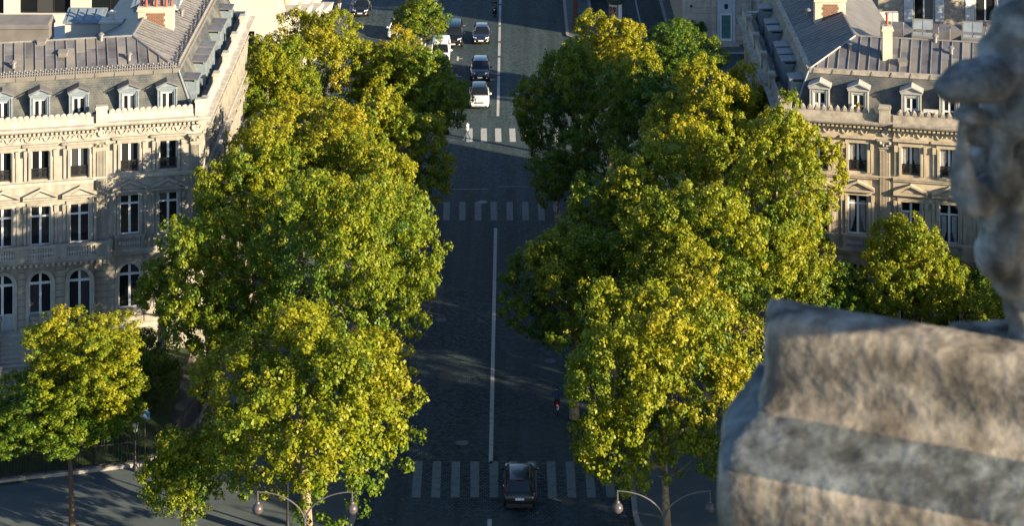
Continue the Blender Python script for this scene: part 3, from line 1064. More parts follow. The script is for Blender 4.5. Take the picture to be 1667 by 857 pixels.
def dormer(sd, c, v, z, style):
    """a zinc dormer with its window: c along the side, v the face of the dormer"""
    w, h = 1.32, 1.75
    q = lambda: None

    def body(q):
        for s in (-1, 1):
            a, b = sorted((s * 0.40, s * 0.66))
            q.box(a, b, -1.6, 0.0, 0, h)
            a, b = sorted((s * 0.44, s * 0.50))
            q.box(a, b, 0.0, 0.05, 0, h - 0.1)
            a, b = sorted((s * 0.56, s * 0.66))
            q.box(a, b, 0.0, 0.07, 0, h)
        q.box(-0.40, 0.40, -1.6, 0.0, h - 0.22, h)
        q.box(-0.72, 0.72, -0.1, 0.12, h, h + 0.13)
        if style != 'flat':
            q.hexa([(-0.62, -0.05, h + 0.131), (0.62, -0.05, h + 0.131), (0.62, 0.03, h + 0.131), (-0.62, 0.03, h + 0.131)],
                   [(-0.05, -0.05, h + 0.40), (0.05, -0.05, h + 0.40), (0.05, 0.03, h + 0.40), (-0.05, 0.03, h + 0.40)])
    d = sd.put(('dorm', style), body, M['dormer_pale'] if style == 'pale' else M['zinc_paint'], 'dormer', c, v, z)

    def hood(q):
        if style == 'flat':
            q.hexa([(-0.76, -1.7, h + 0.15), (0.76, -1.7, h + 0.15), (0.76, 0.16, h + 0.131), (-0.76, 0.16, h + 0.131)],
                   [(-0.76, -1.7, h + 0.30), (0.76, -1.7, h + 0.30), (0.76, 0.16, h + 0.22), (-0.76, 0.16, h + 0.22)])
        else:
            for s in (-1, 1):
                q.hexa([(s * 0.78, -1.7, h + 0.135), (0, -1.7, h + 0.46), (0, 0.18, h + 0.46), (s * 0.78, 0.18, h + 0.135)],
                       [(s * 0.78, -1.7, h + 0.20), (0, -1.7, h + 0.54), (0, 0.18, h + 0.54), (s * 0.78, 0.18, h + 0.20)])
    sd.put(('hood', style), hood, M['zinc'] if style != 'pale' else M['dormer_pale'], 'dormer_hood', 0, 0, 0, d)
    sd.put('dwin', lambda q: (window_leaf(q, 0.80, h - 0.24, None if style != 'pale' else 0.72),), M['frame'], 'window_frame', 0, -0.14, 0.0, d)
    for s in (-1, 1):
        sd.put('dpane', lambda q: q.box(-0.13, 0.13, -0.02, 0.0, 0, h - 0.4), M['glass'], 'pane', s * 0.2, -0.14, 0.08, d)
    if style == 'peak':
        sd.put('drail', lambda q: [q.box(-0.39, 0.39, 0.0, 0.03, z_, z_ + 0.04) for z_ in (0.3, 0.5)] + [q.box(-0.38 + i_ * 0.09, -0.36 + i_ * 0.09, 0.0, 0.03, 0.05, 0.5) for i_ in range(9)],
               M['iron'], 'guard_rail', 0, -0.08, 0, d)


D0, ZM0, D1, ZM1, D2, ZM2 = 0.75, 16.6, 1.95, 19.4, 5.5, 20.9


def mansion(name, label, cat, ox, oy, sgn, cols, style, group):
    """sgn = -1: the house runs away to the left of its corner, +1: to the right"""
    root = thing(name, label, cat, (ox, oy, 0), 0, group)
    Uf, Nf = (sgn * math.cos(ALPHA), -math.sin(ALPHA)), (-sgn * math.sin(ALPHA), -math.cos(ALPHA))
    Us, Ns = (0.0, 1.0), (-sgn * 1.0, 0.0)
    LF, LS = 21.0, 26.0
    fr = Side(root, Uf, Nf, M['stone'] if style == 'left' else M['stone_warm'])
    sd = Side(root, Us, Ns, M['stone'] if style == 'left' else M['stone_warm'])
    street_front(fr, LF, cols, style, True)
    scols = [2.3 + 2.62 * k for k in range(9)]
    street_front(sd, LS, scols, style, False)
    # closed core so that no light runs through the house
    nf, ns = Vector((*Nf, 0)), Vector((*Ns, 0))
    uf, us = Vector((*Uf, 0)), Vector((*Us, 0))

    def corner(d):
        """where the two sides set back by d meet"""
        det = nf.x * ns.y - nf.y * ns.x
        return Vector(((-d * ns.y + d * nf.y) / det, (-nf.x * d + ns.x * d) / det, 0))

    def at(side_u, p0, u, d, z):
        pass
    q = MB()
    a = corner(1.7)
    b = a + uf * (LF - 2.2)
    c = b - nf * 12
    e = a + us * (LS - 2.0)
    q.slab([tuple(a), tuple(b), tuple(c), tuple(c + Vector((-sgn * 3, 0, 0)) * 0 + (e - a) * 0.4), tuple(e + ns * -11), tuple(e)], (0, 0, 16.5))
    q.build('core', M['white_wall'], root)
    q = MB()                                     # back and end walls
    e2 = corner(0) + us * LS
    q.slab([tuple(e2 + ns * -0.02), tuple(e2 + ns * -12), tuple(e2 + ns * -12 - us * 0.4), tuple(e2 + ns * -0.02 - us * 0.4)], (0, 0, 17.2))
    q.build('end_wall', M['white_wall'], root)
    # slate slopes
    ca, cb = corner(D0), corner(D1)
    z3 = Vector((0, 0, 1))
    q = MB().slab([tuple(ca + z3 * ZM0), tuple(ca + uf * (LF - 0.5) + z3 * ZM0), tuple(cb + uf * LF + z3 * ZM1), tuple(cb + z3 * ZM1)], tuple(-nf * 0.2 - z3 * 0.05))
    q.build('slate_slope', M['slate'] if style == 'left' else M['slate_dark'], root)
    q = MB().slab([tuple(ca + z3 * ZM0), tuple(ca + us * (LS - D0) + z3 * ZM0), tuple(cb + us * (LS - D1) + z3 * ZM1), tuple(cb + z3 * ZM1)], tuple(-ns * 0.2 - z3 * 0.05))
    q.build('slate_slope', M['slate_side'], root)
    q = MB().tube([ca + z3 * (ZM0) + (nf + ns) * 0.03, cb + z3 * (ZM1) + (nf + ns) * 0.03], 0.07, 6)
    q.build('hip_flashing', M['zinc_paint'], root)
    # gutter behind the parapet
    q = MB().slab([tuple(corner(-0.1) + z3 * (ZM0 + 0.1)), tuple(corner(-0.1) + uf * LF + z3 * (ZM0 + 0.1)), tuple(corner(1.2) + uf * LF + z3 * (ZM0 + 0.1)), tuple(corner(1.2) + z3 * (ZM0 + 0.1))], (0, 0, -0.1))
    q.slab([tuple(corner(-0.1) + z3 * (ZM0 + 0.1)), tuple(corner(-0.1) + us * LS + z3 * (ZM0 + 0.1)), tuple(corner(1.2) + us * (LS - 1) + z3 * (ZM0 + 0.1)), tuple(corner(1.2) + z3 * (ZM0 + 0.1))], (0, 0, -0.11))
    q.build('roof_gutter', M['stone_grey'], root)
    # dormers
    for c in cols:
        if c < LF - 1:
            dormer(fr, c, -D0 - 0.02, 16.72, 'peak' if style == 'left' else 'pale')
    for c in [2.6, 7.0, 8.9, 10.8, 15.2, 17.2, 21.6]:
        dormer(sd, c, -D0 - 0.02, 16.72, 'flat')
    # zinc curb where the slate meets the zinc
    for (u_, n_, ln, s_) in ((uf, nf, LF, fr), (us, ns, LS - 2, sd)):
        o = cb + z3 * ZM1
        q = MB().slab([tuple(o + n_ * 0.14 + z3 * 0.02), tuple(o + n_ * 0.14 + u_ * ln + z3 * 0.02), tuple(o - n_ * 0.18 + u_ * ln + z3 * 0.02), tuple(o - n_ * 0.18 + z3 * 0.02)], (0, 0, 0.12))
        q.slab([tuple(o + n_ * 0.12 - z3 * 0.16), tuple(o + n_ * 0.12 + u_ * ln - z3 * 0.16), tuple(o - n_ * 0.02 + u_ * ln - z3 * 0.16), tuple(o - n_ * 0.02 - z3 * 0.16)], (0, 0, 0.18))
        q.build('roof_curb', M['zinc_warm'] if style == 'left' else M['stone_grey'], root)
        q = MB()
        x = 0.3
        while x < ln:
            p = o + u_ * x + n_ * 0.145
            q.slab([tuple(p - z3 * 0.17), tuple(p + u_ * 0.03 - z3 * 0.17), tuple(p + u_ * 0.03 + n_ * 0.03 - z3 * 0.17), tuple(p + n_ * 0.03 - z3 * 0.17)], (0, 0, 0.32))
            x += 1.3
        q.build('curb_joint', M['zinc_seam'], root, kind='stuff')
        if style == 'left':
            q = MB()
            x = 0.15
            k = 0
            while x < ln:
                p = o + u_ * x + n_ * 0.05 + z3 * 0.14
                h = 0.34 if k % 2 else 0.24
                q.slab([tuple(p - u_ * 0.035), tuple(p + u_ * 0.035), tuple(p + u_ * 0.035 - n_ * 0.03), tuple(p - u_ * 0.035 - n_ * 0.03)], (0, 0, h))
                q.ball(tuple(p + z3 * (h + 0.03)), 0.075, 5, 4)
                x += 0.17
                k += 1
            q.slab([tuple(o + n_ * 0.06 + z3 * 0.24), tuple(o + n_ * 0.06 + u_ * ln + z3 * 0.24), tuple(o + n_ * 0.03 + u_ * ln + z3 * 0.24), tuple(o + n_ * 0.03 + z3 * 0.24)], (0, 0, 0.04))
            q.build('roof_cresting', M['zinc_seam'], root, kind='stuff')
    # zinc roof: every sheet between two seams is a panel of its own
    rng = random.Random(5)
    roof = MB().slab([tuple(cb + z3 * (ZM1 - 0.14)), tuple(cb + uf * LF + z3 * (ZM1 - 0.14)), tuple(corner(D2) + uf * LF + z3 * (ZM2 - 0.14)), tuple(corner(D2) + z3 * (ZM2 - 0.14))], (0, 0, -0.1))
    roof.slab([tuple(cb + z3 * (ZM1 - 0.14)), tuple(cb + us * (LS - D1) + z3 * (ZM1 - 0.14)), tuple(corner(D2) + us * (LS - D1 * 2) + z3 * (ZM2 - 0.14)), tuple(corner(D2) + z3 * (ZM2 - 0.14))], (0, 0, -0.1))
    roof = roof.build('roof', M['zinc'], root)

    def zinc(u_, n_, ln, pitch, d1=D1, d2=D2, za=ZM1, zb=ZM2):
        c1, c2 = corner(d1), corner(d2)
        u1, u2 = c1.dot(u_), c2.dot(u_)
        base0 = corner(0) * 0

        def P(u, d, lift=0.0):
            # the point u along the side at setback d
            foot = c1 - u_ * u1 + u_ * u + n_ * (d1 - d)
            return foot + z3 * (za + (zb - za) * (d - d1) / (d2 - d1) + lift)
        k = (u2 - u1) / (d2 - d1)
        x = u1 - pitch * 0.3
        hi = ln
        while x < hi:
            a_, b_ = x + 0.02, min(x + pitch - 0.02, hi)
            pl = clip_poly([(a_, d1), (b_, d1), (b_, d2), (a_, d2)], 1, -k, -(u1 - k * d1) - 0.03)
            if len(pl) >= 3:
                lift = rng.uniform(-0.012, 0.012)
                cut = rng.uniform(d1 + 1.2, d2 - 0.8)
                for part, zz in ((clip_poly(pl, 0, -1, cut - 0.012), 0.0), (clip_poly(pl, 0, 1, -cut - 0.012), 0.012)):
                    if len(part) >= 3:
                        MB().slab([tuple(P(u, d, lift + zz)) for u, d in part], (0, 0, -0.09)).build(
                            'zinc_panel', M['zinc'] if rng.random() < 0.7 else M['zinc_warm'], roof)
            # the seam on the panel's far edge
            dd = d2 if k <= 0 else min(d2, d1 + (x + pitch - u1) / k)
            if x + pitch < hi and dd > d1 + 0.15 and x + pitch > u1:
                s0, s1 = P(x + pitch, d1 - 0.05, 0.0), P(x + pitch, dd, 0.0)
                MB().hexa([tuple(s0 - u_ * 0.035 - z3 * 0.05), tuple(s0 + u_ * 0.035 - z3 * 0.05), tuple(s1 + u_ * 0.035 - z3 * 0.05), tuple(s1 - u_ * 0.035 - z3 * 0.05)],
                          [tuple(s0 - u_ * 0.02 + z3 * 0.085), tuple(s0 + u_ * 0.02 + z3 * 0.085), tuple(s1 + u_ * 0.02 + z3 * 0.085), tuple(s1 - u_ * 0.02 + z3 * 0.085)]).build('seam', M['zinc_seam'], roof)
            x += pitch
    zinc(uf, nf, LF, 0.69)
    zinc(us, ns, LS - 2.0, 0.55)
    c2 = corner(D2)
    MB().tube([cb + z3 * (ZM1 + 0.06), c2 + z3 * (ZM2 + 0.06)], 0.075, 6).build('hip_cap', M['zinc_seam'], roof)
    for (u_, ln) in ((uf, LF), (us, LS - 4)):
        MB().tube([c2 + z3 * (ZM2 + 0.04), c2 + u_ * ln + z3 * (ZM2 + 0.04)], 0.09, 6).build('ridge_cap', M['zinc_seam'], roof)
    # rear slopes down to the court
    c3 = corner(9.5)
    q = MB().slab([tuple(c2 + z3 * ZM2), tuple(c2 + uf * LF + z3 * ZM2), tuple(c3 + uf * LF + z3 * 18.9), tuple(c3 + z3 * 18.9)], (0, 0, -0.12))
    q.slab([tuple(c2 + z3 * ZM2), tuple(c2 + us * (LS - 4) + z3 * ZM2), tuple(c3 + us * (LS - 8) + z3 * 18.9), tuple(c3 + z3 * 18.9)], (0, 0, -0.12))
    q.build('rear_slope', M['zinc_warm'], root)
    q = MB().slab([tuple(c3 + z3 * 18.9), tuple(c3 + uf * LF + z3 * 18.9), tuple(c3 + uf * LF - nf * 0.3 + z3 * 18.9), tuple(c3 - nf * 0.3 + z3 * 18.9)], (0, 0, -18.6))
    q.build('court_wall', M['render'], root)
    return root, fr, sd, corner, uf, nf, us, ns


L_COLS = [2.35, 4.9, 8.2, 10.75, 13.2, 15.75, 18.3]
R_COLS = [2.35, 4.95, 8.45, 10.95, 13.6, 16.1, 18.6]
ml = mansion('stone_mansion', 'pale stone mansion with scalloped white parapet, roof cresting and stairs to arched doors', 'mansion', -20.75, 155.3, -1, L_COLS, 'left', 'twin mansions at the avenue corners')
mr = mansion('stone_mansion', 'warm stone mansion with pointed crest stones and curtained windows behind the carved stone', 'mansion', 18.25, 155.3, 1, R_COLS, 'right', 'twin mansions at the avenue corners')


def chimney(root, name_loc, w, d, h, pots, inset=True, pot_m='terracotta'):
    """a rendered stack with a brick panel and clay pots, a part of its house; base centre at name_loc (world)"""
    p = Vector(name_loc) - root.location
    q = MB().box(-w / 2, w / 2, -d / 2, d / 2, -1.2, h)
    q.box(-w / 2 - 0.08, w / 2 + 0.08, -d / 2 - 0.08, d / 2 + 0.08, h, h + 0.14)
    q.box(-w / 2 - 0.03, w / 2 + 0.03, -d / 2 - 0.03, d / 2 + 0.03, h + 0.14, h + 0.30)
    c = q.build('chimney', M['render'], root, loc=p)
    if inset:
        q = MB()
        z = 0.42 * h * 0.6
        while z < h - 0.3:                # toothed edge where the render has come away
            e = 0.24 * w + 0.09 * (int(z * 5) % 2)
            q.box(-e, e, -d / 2 - 0.012, -d / 2 + 0.02, z, z + 0.2)
            z += 0.2
        q.build('brick_panel', M['brick'], c)
    pm = None
    for i in range(pots):
        x = -w / 2 + w * (i + 0.5) / pots
        if pm is None:
            pm = MB().lathe([(0.11, 0), (0.12, 0.05), (0.09, 0.5), (0.115, 0.55), (0.115, 0.62), (0.06, 0.62)], seg=10).mesh('chimney_pot', M[pot_m], True)
        inst('chimney_pot', pm, c, (x, 0.12 * (-1) ** i, h + 0.29), scale=(1, 1, 0.85 + 0.3 * ((i * 7) % 3) / 2))
    return c


chimney(ml[0], (-25.4, 165.0, 19.65), 2.5, 0.9, 1.75, 7)
chimney(mr[0], (22.9, 166.6, 19.6), 2.2, 0.9, 2.1, 4)
c = chimney(mr[0], (25.55, 157.4, 20.2), 0.66, 0.6, 1.75, 0, False)
MB().lathe([(0.09, 0), (0.09, 0.8), (0.13, 0.82), (0.13, 0.9), (0.05, 0.95)], (0, 0, 2.0), 8).build('flue_pipe', M['terracotta'], c)

# the left house's flight of steps to its doors
root_l = ml[0]
fr = ml[1]
q = fr.mb()
SU0, SU1, SV = 11.9, 15.3, 1.35
q.box(9.9, 14.4, 0.46, SV, 1.0, 3.5)
stairs = q.build('stair_landing', M['stone_pale'], root_l)
for k in range(10):
    z1 = 3.36 - k * 0.16
    fr.put(('step',), lambda q: (q.box(-1.0, 1.0, 0, 0.36, -1.6, 0.0), q.box(-1.03, 1.03, 0.0, 0.40, 0.0, 0.04)), M['stone_pale'], 'step', 12.3, SV + k * 0.36, z1, stairs)
for u in (11.1, 13.5):
    q = fr.mb()
    q.hexa([(u - 0.17, SV, 0.2), (u + 0.17, SV, 0.2), (u + 0.17, SV + 3.8, 0.2), (u - 0.17, SV + 3.8, 0.2)],
           [(u - 0.17, SV, 3.5), (u + 0.17, SV, 3.5), (u + 0.17, SV + 3.8, 1.95), (u - 0.17, SV + 3.8, 1.95)])
    q.hexa([(u - 0.13, SV, 4.16), (u + 0.13, SV, 4.16), (u + 0.13, SV + 3.8, 2.65), (u - 0.13, SV + 3.8, 2.65)],
           [(u - 0.13, SV, 4.30), (u + 0.13, SV, 4.30), (u + 0.13, SV + 3.8, 2.78), (u - 0.13, SV + 3.8, 2.78)])
    for v in (0.7, SV + 4.0):
        zz = 4.3 if v < 2 else 2.85
        q.box(u - 0.24, u + 0.24, v - 0.24, v + 0.24, 0.2, zz)
        q.box(u - 0.30, u + 0.30, v - 0.30, v + 0.30, zz, zz + 0.14)
    cheek = q.build('stair_balustrade', M['stone'], stairs)
    q = fr.mb()
    for k in range(16):
        v = SV + 0.2 + k * 0.22
        z0 = 3.5 - 1.55 * (v - SV) / 3.8
        q.box(u - 0.055, u + 0.055, v - 0.055, v + 0.055, z0, z0 + 0.7)
    q.build('baluster', M['stone_pale'], stairs, kind='stuff')
q = fr.mb()
q.box(10.6, 14.2, SV + 3.6, SV + 5.0, 0.4, 1.72)
q.build('stair_foot', M['stone_pale'], stairs)

# roof things of the left house: glazed lanterns on white walls behind the front ridge
for (x, y, w, d, z, h, tilt) in ((-31.2, 169, 2.6, 2.2, 18.7, 1.5, 0.5), (-26.2, 171, 3.2, 3.0, 18.9, 2.2, 0.7)):
    lo = Vector((x, y, z)) - root_l.location
    q = MB().hexa([(-w / 2, -d / 2, -0.8), (w / 2, -d / 2, -0.8), (w / 2, d / 2, -0.8), (-w / 2, d / 2, -0.8)],
                  [(-w / 2, -d / 2, h - tilt), (w / 2, -d / 2, h - tilt), (w / 2, d / 2, h), (-w / 2, d / 2, h)])
    lan = q.build('roof_lantern', M['white_wall'], root_l, loc=lo)
    n = 4
    q = MB().hexa([(-w / 2 - 0.15, -d / 2 - 0.2, h - tilt), (w / 2 + 0.15, -d / 2 - 0.2, h - tilt), (w / 2 + 0.15, d / 2, h), (-w / 2 - 0.15, d / 2, h)],
                  [(-w / 2 - 0.15, -d / 2 - 0.2, h - tilt + 0.1), (w / 2 + 0.15, -d / 2 - 0.2, h - tilt + 0.1), (w / 2 + 0.15, d / 2, h + 0.1), (-w / 2 - 0.15, d / 2, h + 0.1)])
    q.build('lantern_roof', M['zinc_paint'], lan)
    for k in range(n):
        x0 = -w / 2 + w * (k + 0.15) / n
        x1 = -w / 2 + w * (k + 0.85) / n
        MB().hexa([(x0, -d / 2 + 0.1, h - tilt + 0.105 + 0.03), (x1, -d / 2 + 0.1, h - tilt + 0.135), (x1, d / 2 - 0.3, h + 0.06), (x0, d / 2 - 0.3, h + 0.06)],
                  [(x0, -d / 2 + 0.1, h - tilt + 0.19), (x1, -d / 2 + 0.1, h - tilt + 0.19), (x1, d / 2 - 0.3, h + 0.11), (x0, d / 2 - 0.3, h + 0.11)]).build('skylight_pane', M['skylight'], lan)
q = MB().box(-0.75, 0.75, -0.6, 0.6, -0.8, 0.95)
q.box(-0.85, 0.85, -0.7, 0.7, 0.95, 1.08)
q.lathe([(0.2, 1.08), (0.2, 1.5), (0.32, 1.5), (0.32, 1.62), (0.1, 1.8)], seg=8)
q.build('vent_stack', M['white_wall'], root_l, loc=Vector((-29.0, 167.5, 19.0)) - root_l.location)
q = MB().box(-2.4, 2.4, -1.0, 1.0, -0.6, 0.5)
q.hexa([(-2.5, -1.1, 0.5), (2.5, -1.1, 0.5), (2.5, 1.1, 0.5), (-2.5, 1.1, 0.5)], [(-2.3, -0.8, 0.75), (2.3, -0.8, 0.75), (2.3, 1.0, 1.05), (-2.3, 1.0, 1.05)])
q.build('roof_box', M['zinc_warm'], root_l, loc=Vector((-36.0, 168.5, 18.9)) - root_l.location)

# the right house: a raised strip with skylights behind the front ridge, and a second hipped roof behind
root_r, uf, nf = mr[0], mr[4], mr[5]
c2 = mr[3](D2)
z3 = Vector((0, 0, 1))
o = c2 + uf * 1.6 - nf * 1.1
for k in range(20):
    a = o + uf * (k * 0.8)
    MB().hexa([tuple(a + uf * 0.02 + z3 * 19.8), tuple(a + uf * 0.76 + z3 * 19.8), tuple(a + uf * 0.76 - nf * 0.9 + z3 * 19.8), tuple(a + uf * 0.02 - nf * 0.9 + z3 * 19.8)],
              [tuple(a + uf * 0.02 + z3 * 21.25), tuple(a + uf * 0.76 + z3 * 21.25), tuple(a + uf * 0.76 - nf * 1.0 + z3 * 21.55), tuple(a + uf * 0.02 - nf * 1.0 + z3 * 21.55)]).build(
        'upstand_panel', M['zinc'] if k % 3 else M['zinc_warm'], root_r)
for u in (2.2, 5.6, 9.3, 12.4):
    a = o + uf * u + nf * 0.25
    sk = MB().hexa([tuple(a + z3 * 20.6), tuple(a + uf * 1.4 + z3 * 20.6), tuple(a + uf * 1.4 - nf * 1.2 + z3 * 21.2), tuple(a - nf * 1.2 + z3 * 21.2)],
                   [tuple(a + z3 * 20.95), tuple(a + uf * 1.4 + z3 * 20.95), tuple(a + uf * 1.4 - nf * 1.2 + z3 * 21.85), tuple(a - nf * 1.2 + z3 * 21.85)]).build('skylight', M['zinc_warm'], root_r)
    for s in (0.08, 0.74):
        b = a + uf * s - nf * 0.08
        MB().hexa([tuple(b + z3 * 20.99), tuple(b + uf * 0.58 + z3 * 20.99), tuple(b + uf * 0.58 - nf * 1.0 + z3 * 21.74), tuple(b - nf * 1.0 + z3 * 21.74)],
                  [tuple(b + z3 * 21.03), tuple(b + uf * 0.58 + z3 * 21.03), tuple(b + uf * 0.58 - nf * 1.0 + z3 * 21.78), tuple(b - nf * 1.0 + z3 * 21.78)]).build('skylight_pane', M['skylight'], sk)


def roof_vent(root, p, kind):
    lo = Vector(p) - root.location
    if kind == 0:
        q = MB().lathe([(0.13, -0.5), (0.13, 0.35), (0.22, 0.36), (0.22, 0.42), (0.06, 0.55)], seg=10)
        q.build('roof_vent', M['zinc_seam'], root, True, lo)
    elif kind == 1:
        q = MB().box(-0.28, 0.28, -0.22, 0.22, -0.6, 0.22)
        q.hexa([(-0.33, -0.27, 0.22), (0.33, -0.27, 0.22), (0.33, 0.27, 0.22), (-0.33, 0.27, 0.22)], [(-0.33, -0.27, 0.25), (0.33, -0.27, 0.25), (0.33, 0.27, 0.36), (-0.33, 0.27, 0.36)])
        q.build('roof_hatch', M['zinc_warm'], root, False, lo)
    else:
        q = MB().tube([(0, 0, -0.4), (0, 0, 1.9)], 0.02, 5).tube([(-0.5, 0, 1.85), (0.5, 0, 1.85)], 0.012, 4)
        for k in range(6):
            q.tube([(-0.45 + k * 0.18, -0.22, 1.85), (-0.45 + k * 0.18, 0.22, 1.85)], 0.008, 4)
        q.build('aerial', M['iron'], root, False, lo)


for hs, pts in ((ml, ((3.2, 3.2, 0), (7.6, 4.0, 1), (10.9, 3.0, 0), (12.6, 5.2, 2), (5.0, 5.3, 0), (9.0, 5.3, 1))), (mr, ((2.6, 4.2, 0), (6.2, 3.0, 1), (9.4, 4.3, 0), (11.6, 3.4, 1), (5.4, 5.4, 2), (8.3, 5.4, 0)))):
    u_, n_ = hs[4], hs[5]
    c1 = hs[3](D1)
    for (u, d, k) in pts:
        z = ZM1 + (ZM2 - ZM1) * (d - D1) / (D2 - D1)
        roof_vent(hs[0], hs[0].location + c1 + u_ * u - n_ * (d - D1) + Vector((0, 0, z)), k)
    u_, n_ = hs[6], hs[7]
    for (u, d, k) in ((12.0, 3.4, 0), (14.5, 4.6, 1), (17.5, 3.2, 0), (19.0, 4.8, 0)):
        z = ZM1 + (ZM2 - ZM1) * (d - D1) / (D2 - D1)
        roof_vent(hs[0], hs[0].location + c1 + u_ * u - n_ * (d - D1) + Vector((0, 0, z)), k)

# ------------------------------------------------------------------ houses farther down the avenue
# white office block across the side street, left
ob = thing('office_block', 'modern white office block with dark window bands and slanting white fins behind the mansion', 'office building', (-20.7, 204.0, 0))
q = MB()
ops = [(-4.0 - 0.0, 1.7, 6.0, 9.4), (-4.0, 1.7, 0.6, 3.4), (-4.0, 1.7, 11.0, 14.2)]
# front wall with its openings, storey by storey (x runs to the left of the corner)
def wallx(q, x0, x1, z0, z1, ops, y0, y1):
    ops = sorted(ops)
    x = x0
    for (a, b, za, zb) in ops:
        q.box(x, a, y0, y1, z0, z1)
        if za > z0:
            q.box(a, b, y0, y1, z0, za)
        if zb < z1:
            q.box(a, b, y0, y1, zb, z1)
        x = b
    q.box(x, x1, y0, y1, z0, z1)
wallx(q, -45, 0, 10.0, 15.0, [(-33, -24.2, 11.25, 13.8), (-22.8, -18.3, 11.25, 13.8), (-16.5, -11.5, 11.25, 13.8), (-9.5, -5.0, 11.25, 13.8)], 0, 0.5)
wallx(q, -45, 0, 5.0, 10.0, [(-30, -25.5, 6.0, 9.3), (-16.5, -12, 6.0, 9.3), (-3.35, -2.05, 7.35, 9.7)], 0, 0.5)
wallx(q, -45, 0, 0.0, 5.0, [(-30, -25.5, 1.0, 4.3), (-16.5, -12, 1.0, 4.3), (-3.35, -2.05, 2.2, 4.6)], 0, 0.5)
q.build('wall', M['white_wall'], ob)
for (a, b, za, zb, n) in ((-33, -24.2, 11.25, 13.8, 5), (-22.8, -18.3, 11.25, 13.8, 3), (-16.5, -11.5, 11.25, 13.8, 3), (-9.5, -5, 11.25, 13.8, 3), (-30, -25.5, 6, 9.3, 3), (-16.5, -12, 6, 9.3, 3), (-3.35, -2.05, 7.35, 9.7, 1), (-3.35, -2.05, 2.2, 4.6, 1)):
    q = MB().box(a, b, 0.3, 0.38, za, za + 0.08).box(a, b, 0.3, 0.38, zb - 0.08, zb)
    for k in range(n + 1):
        x = a + (b - a) * k / n
        q.box(x - 0.04, x + 0.04, 0.3, 0.38, za + 0.08, zb - 0.08)
    fo = q.build('window', M['iron'], ob)
    for k in range(n):
        x0 = a + (b - a) * k / n + 0.04
        x1 = a + (b - a) * (k + 1) / n - 0.04
        MB().box(x0, x1, 0.34, 0.36, za + 0.08, zb - 0.08).build('pane', M['glass'], fo)
MB().box(-45, -0.6, 0.6, 40, 0, 14.9).build('core', M['dark'], ob)
# avenue side: floors behind slanting white fins and tan piers
for k in range(7):
    y = 0.2 + k * 6.4
    MB().box(-0.6, 0.0, y, y + 0.8, 0, 15).build('pier', M['white_wall'] if k == 0 else M['tan_panel'], ob)
for lv in range(5):
    z = 0.2 + lv * 3.1
    for k in range(7):
        y = 1.0 + k * 6.4
        MB().hexa([(0.0, y, z), (0.05, y, z), (1.25, y + 5.6, z), (0.0, y + 5.6, z)], [(0.0, y, z + 0.9), (0.3, y, z + 0.9), (1.5, y + 5.6, z + 0.9), (0.0, y + 5.6, z + 0.9)]).build('balcony_front', M['concrete'], ob)
        MB().hexa([(0.0, y - 0.15, z + 0.9), (0.7, y - 0.15, z + 0.9), (0.7, y + 0.15, z + 0.9), (0.0, y + 0.15, z + 0.9)],
                  [(0.0, y - 0.15, z + 3.05), (0.35, y - 0.15, z + 3.05), (0.35, y + 0.15, z + 3.05), (0.0, y + 0.15, z + 3.05)]).build('fin', M['concrete'], ob)
        MB().box(-0.5, -0.45, y + 0.05, y + 5.55, z + 0.9, z + 3.0).build('pane', M['glass'], ob)

# stone house with a teal door across the side street, right
hb = thing('corner_house', 'pale ashlar corner house with a teal glazed door and grey door surround', 'house', (17.3, 235.5, 0))
q = MB()
wallx(q, 0, 30, 0.0, 12, [(3.72, 5.35, 0.0, 4.6), (9, 10.4, 1.2, 4), (13, 14.4, 1.2, 4)], 0.06, 0.5)
q.box(0.02, 0.5, 0.5, 40, 0, 12)
q.box(0.5, 30, 0.7, 40, 0, 11.9)
q.build('wall', M['stone_grey'], hb)
rng = random.Random(3)
bm_cache = {}
for k in range(11):
    z = 0.5 + k * 0.56
    x = 0.0
    while x < 8.4:
        w = rng.choice((0.9, 1.2, 1.5))
        x1 = min(x + w, 8.4)
        segs = [(x, x1)]
        if z < 4.7:
            if x < 5.45 and x1 > 3.62:
                segs = [(x, 3.6)] if x < 3.3 else ([(5.47, x1)] if x1 > 5.8 else [])
        for a, b in segs:
            if b - a > 0.2:
                MB().box(a + 0.012, b - 0.012, 0.0, 0.07, z, z + 0.535).build('stone_block', M['stone_pale'], hb)
        x = x1
MB().box(-0.02, 8.4, -0.12, 0.055, 0, 0.46).build('plinth', M['stone'], hb)
q = MB().box(3.62, 3.86, -0.1, 0.3, 0.46, 4.6).box(5.2, 5.45, -0.1, 0.3, 0.46, 4.6).box(3.55, 5.52, -0.14, 0.3, 4.6, 4.82).box(3.4, 5.67, -0.2, 0.2, 4.82, 4.95)
q.box(3.86, 5.2, 0.0, 0.2, 3.3, 4.6)
dr = q.build('door_surround', M['door_paint'], hb)
MB().box(4.35, 4.72, -0.03, 0.0, 3.75, 4.25).build('vent_grille', M['iron'], dr)
q = MB().box(3.9, 4.06, 0.02, 0.16, 0.46, 3.28).box(5.0, 5.16, 0.02, 0.16, 0.46, 3.28).box(4.06, 5.0, 0.02, 0.16, 0.46, 0.7).box(4.06, 5.0, 0.02, 0.16, 3.1, 3.28)
d_ = q.build('door', M['frame'], hb)
MB().box(4.06, 5.0, 0.08, 0.1, 0.7, 3.1).build('pane', M['teal_glass'], d_)
MB().box(3.3, 5.8, -1.0, -0.01, 0.135, 0.46).build('door_step', M['stone_pale'], hb)
for x in (0.85,):
    MB().box(x, x + 0.25, -0.02, 0.0, 3.9, 4.15).build('wall_vent', M['iron'], hb)
MB().tube([(7.2, -0.08, 0.3), (7.2, -0.08, 12)], 0.07, 8).build('drain_pipe', M['zinc_seam'], hb)

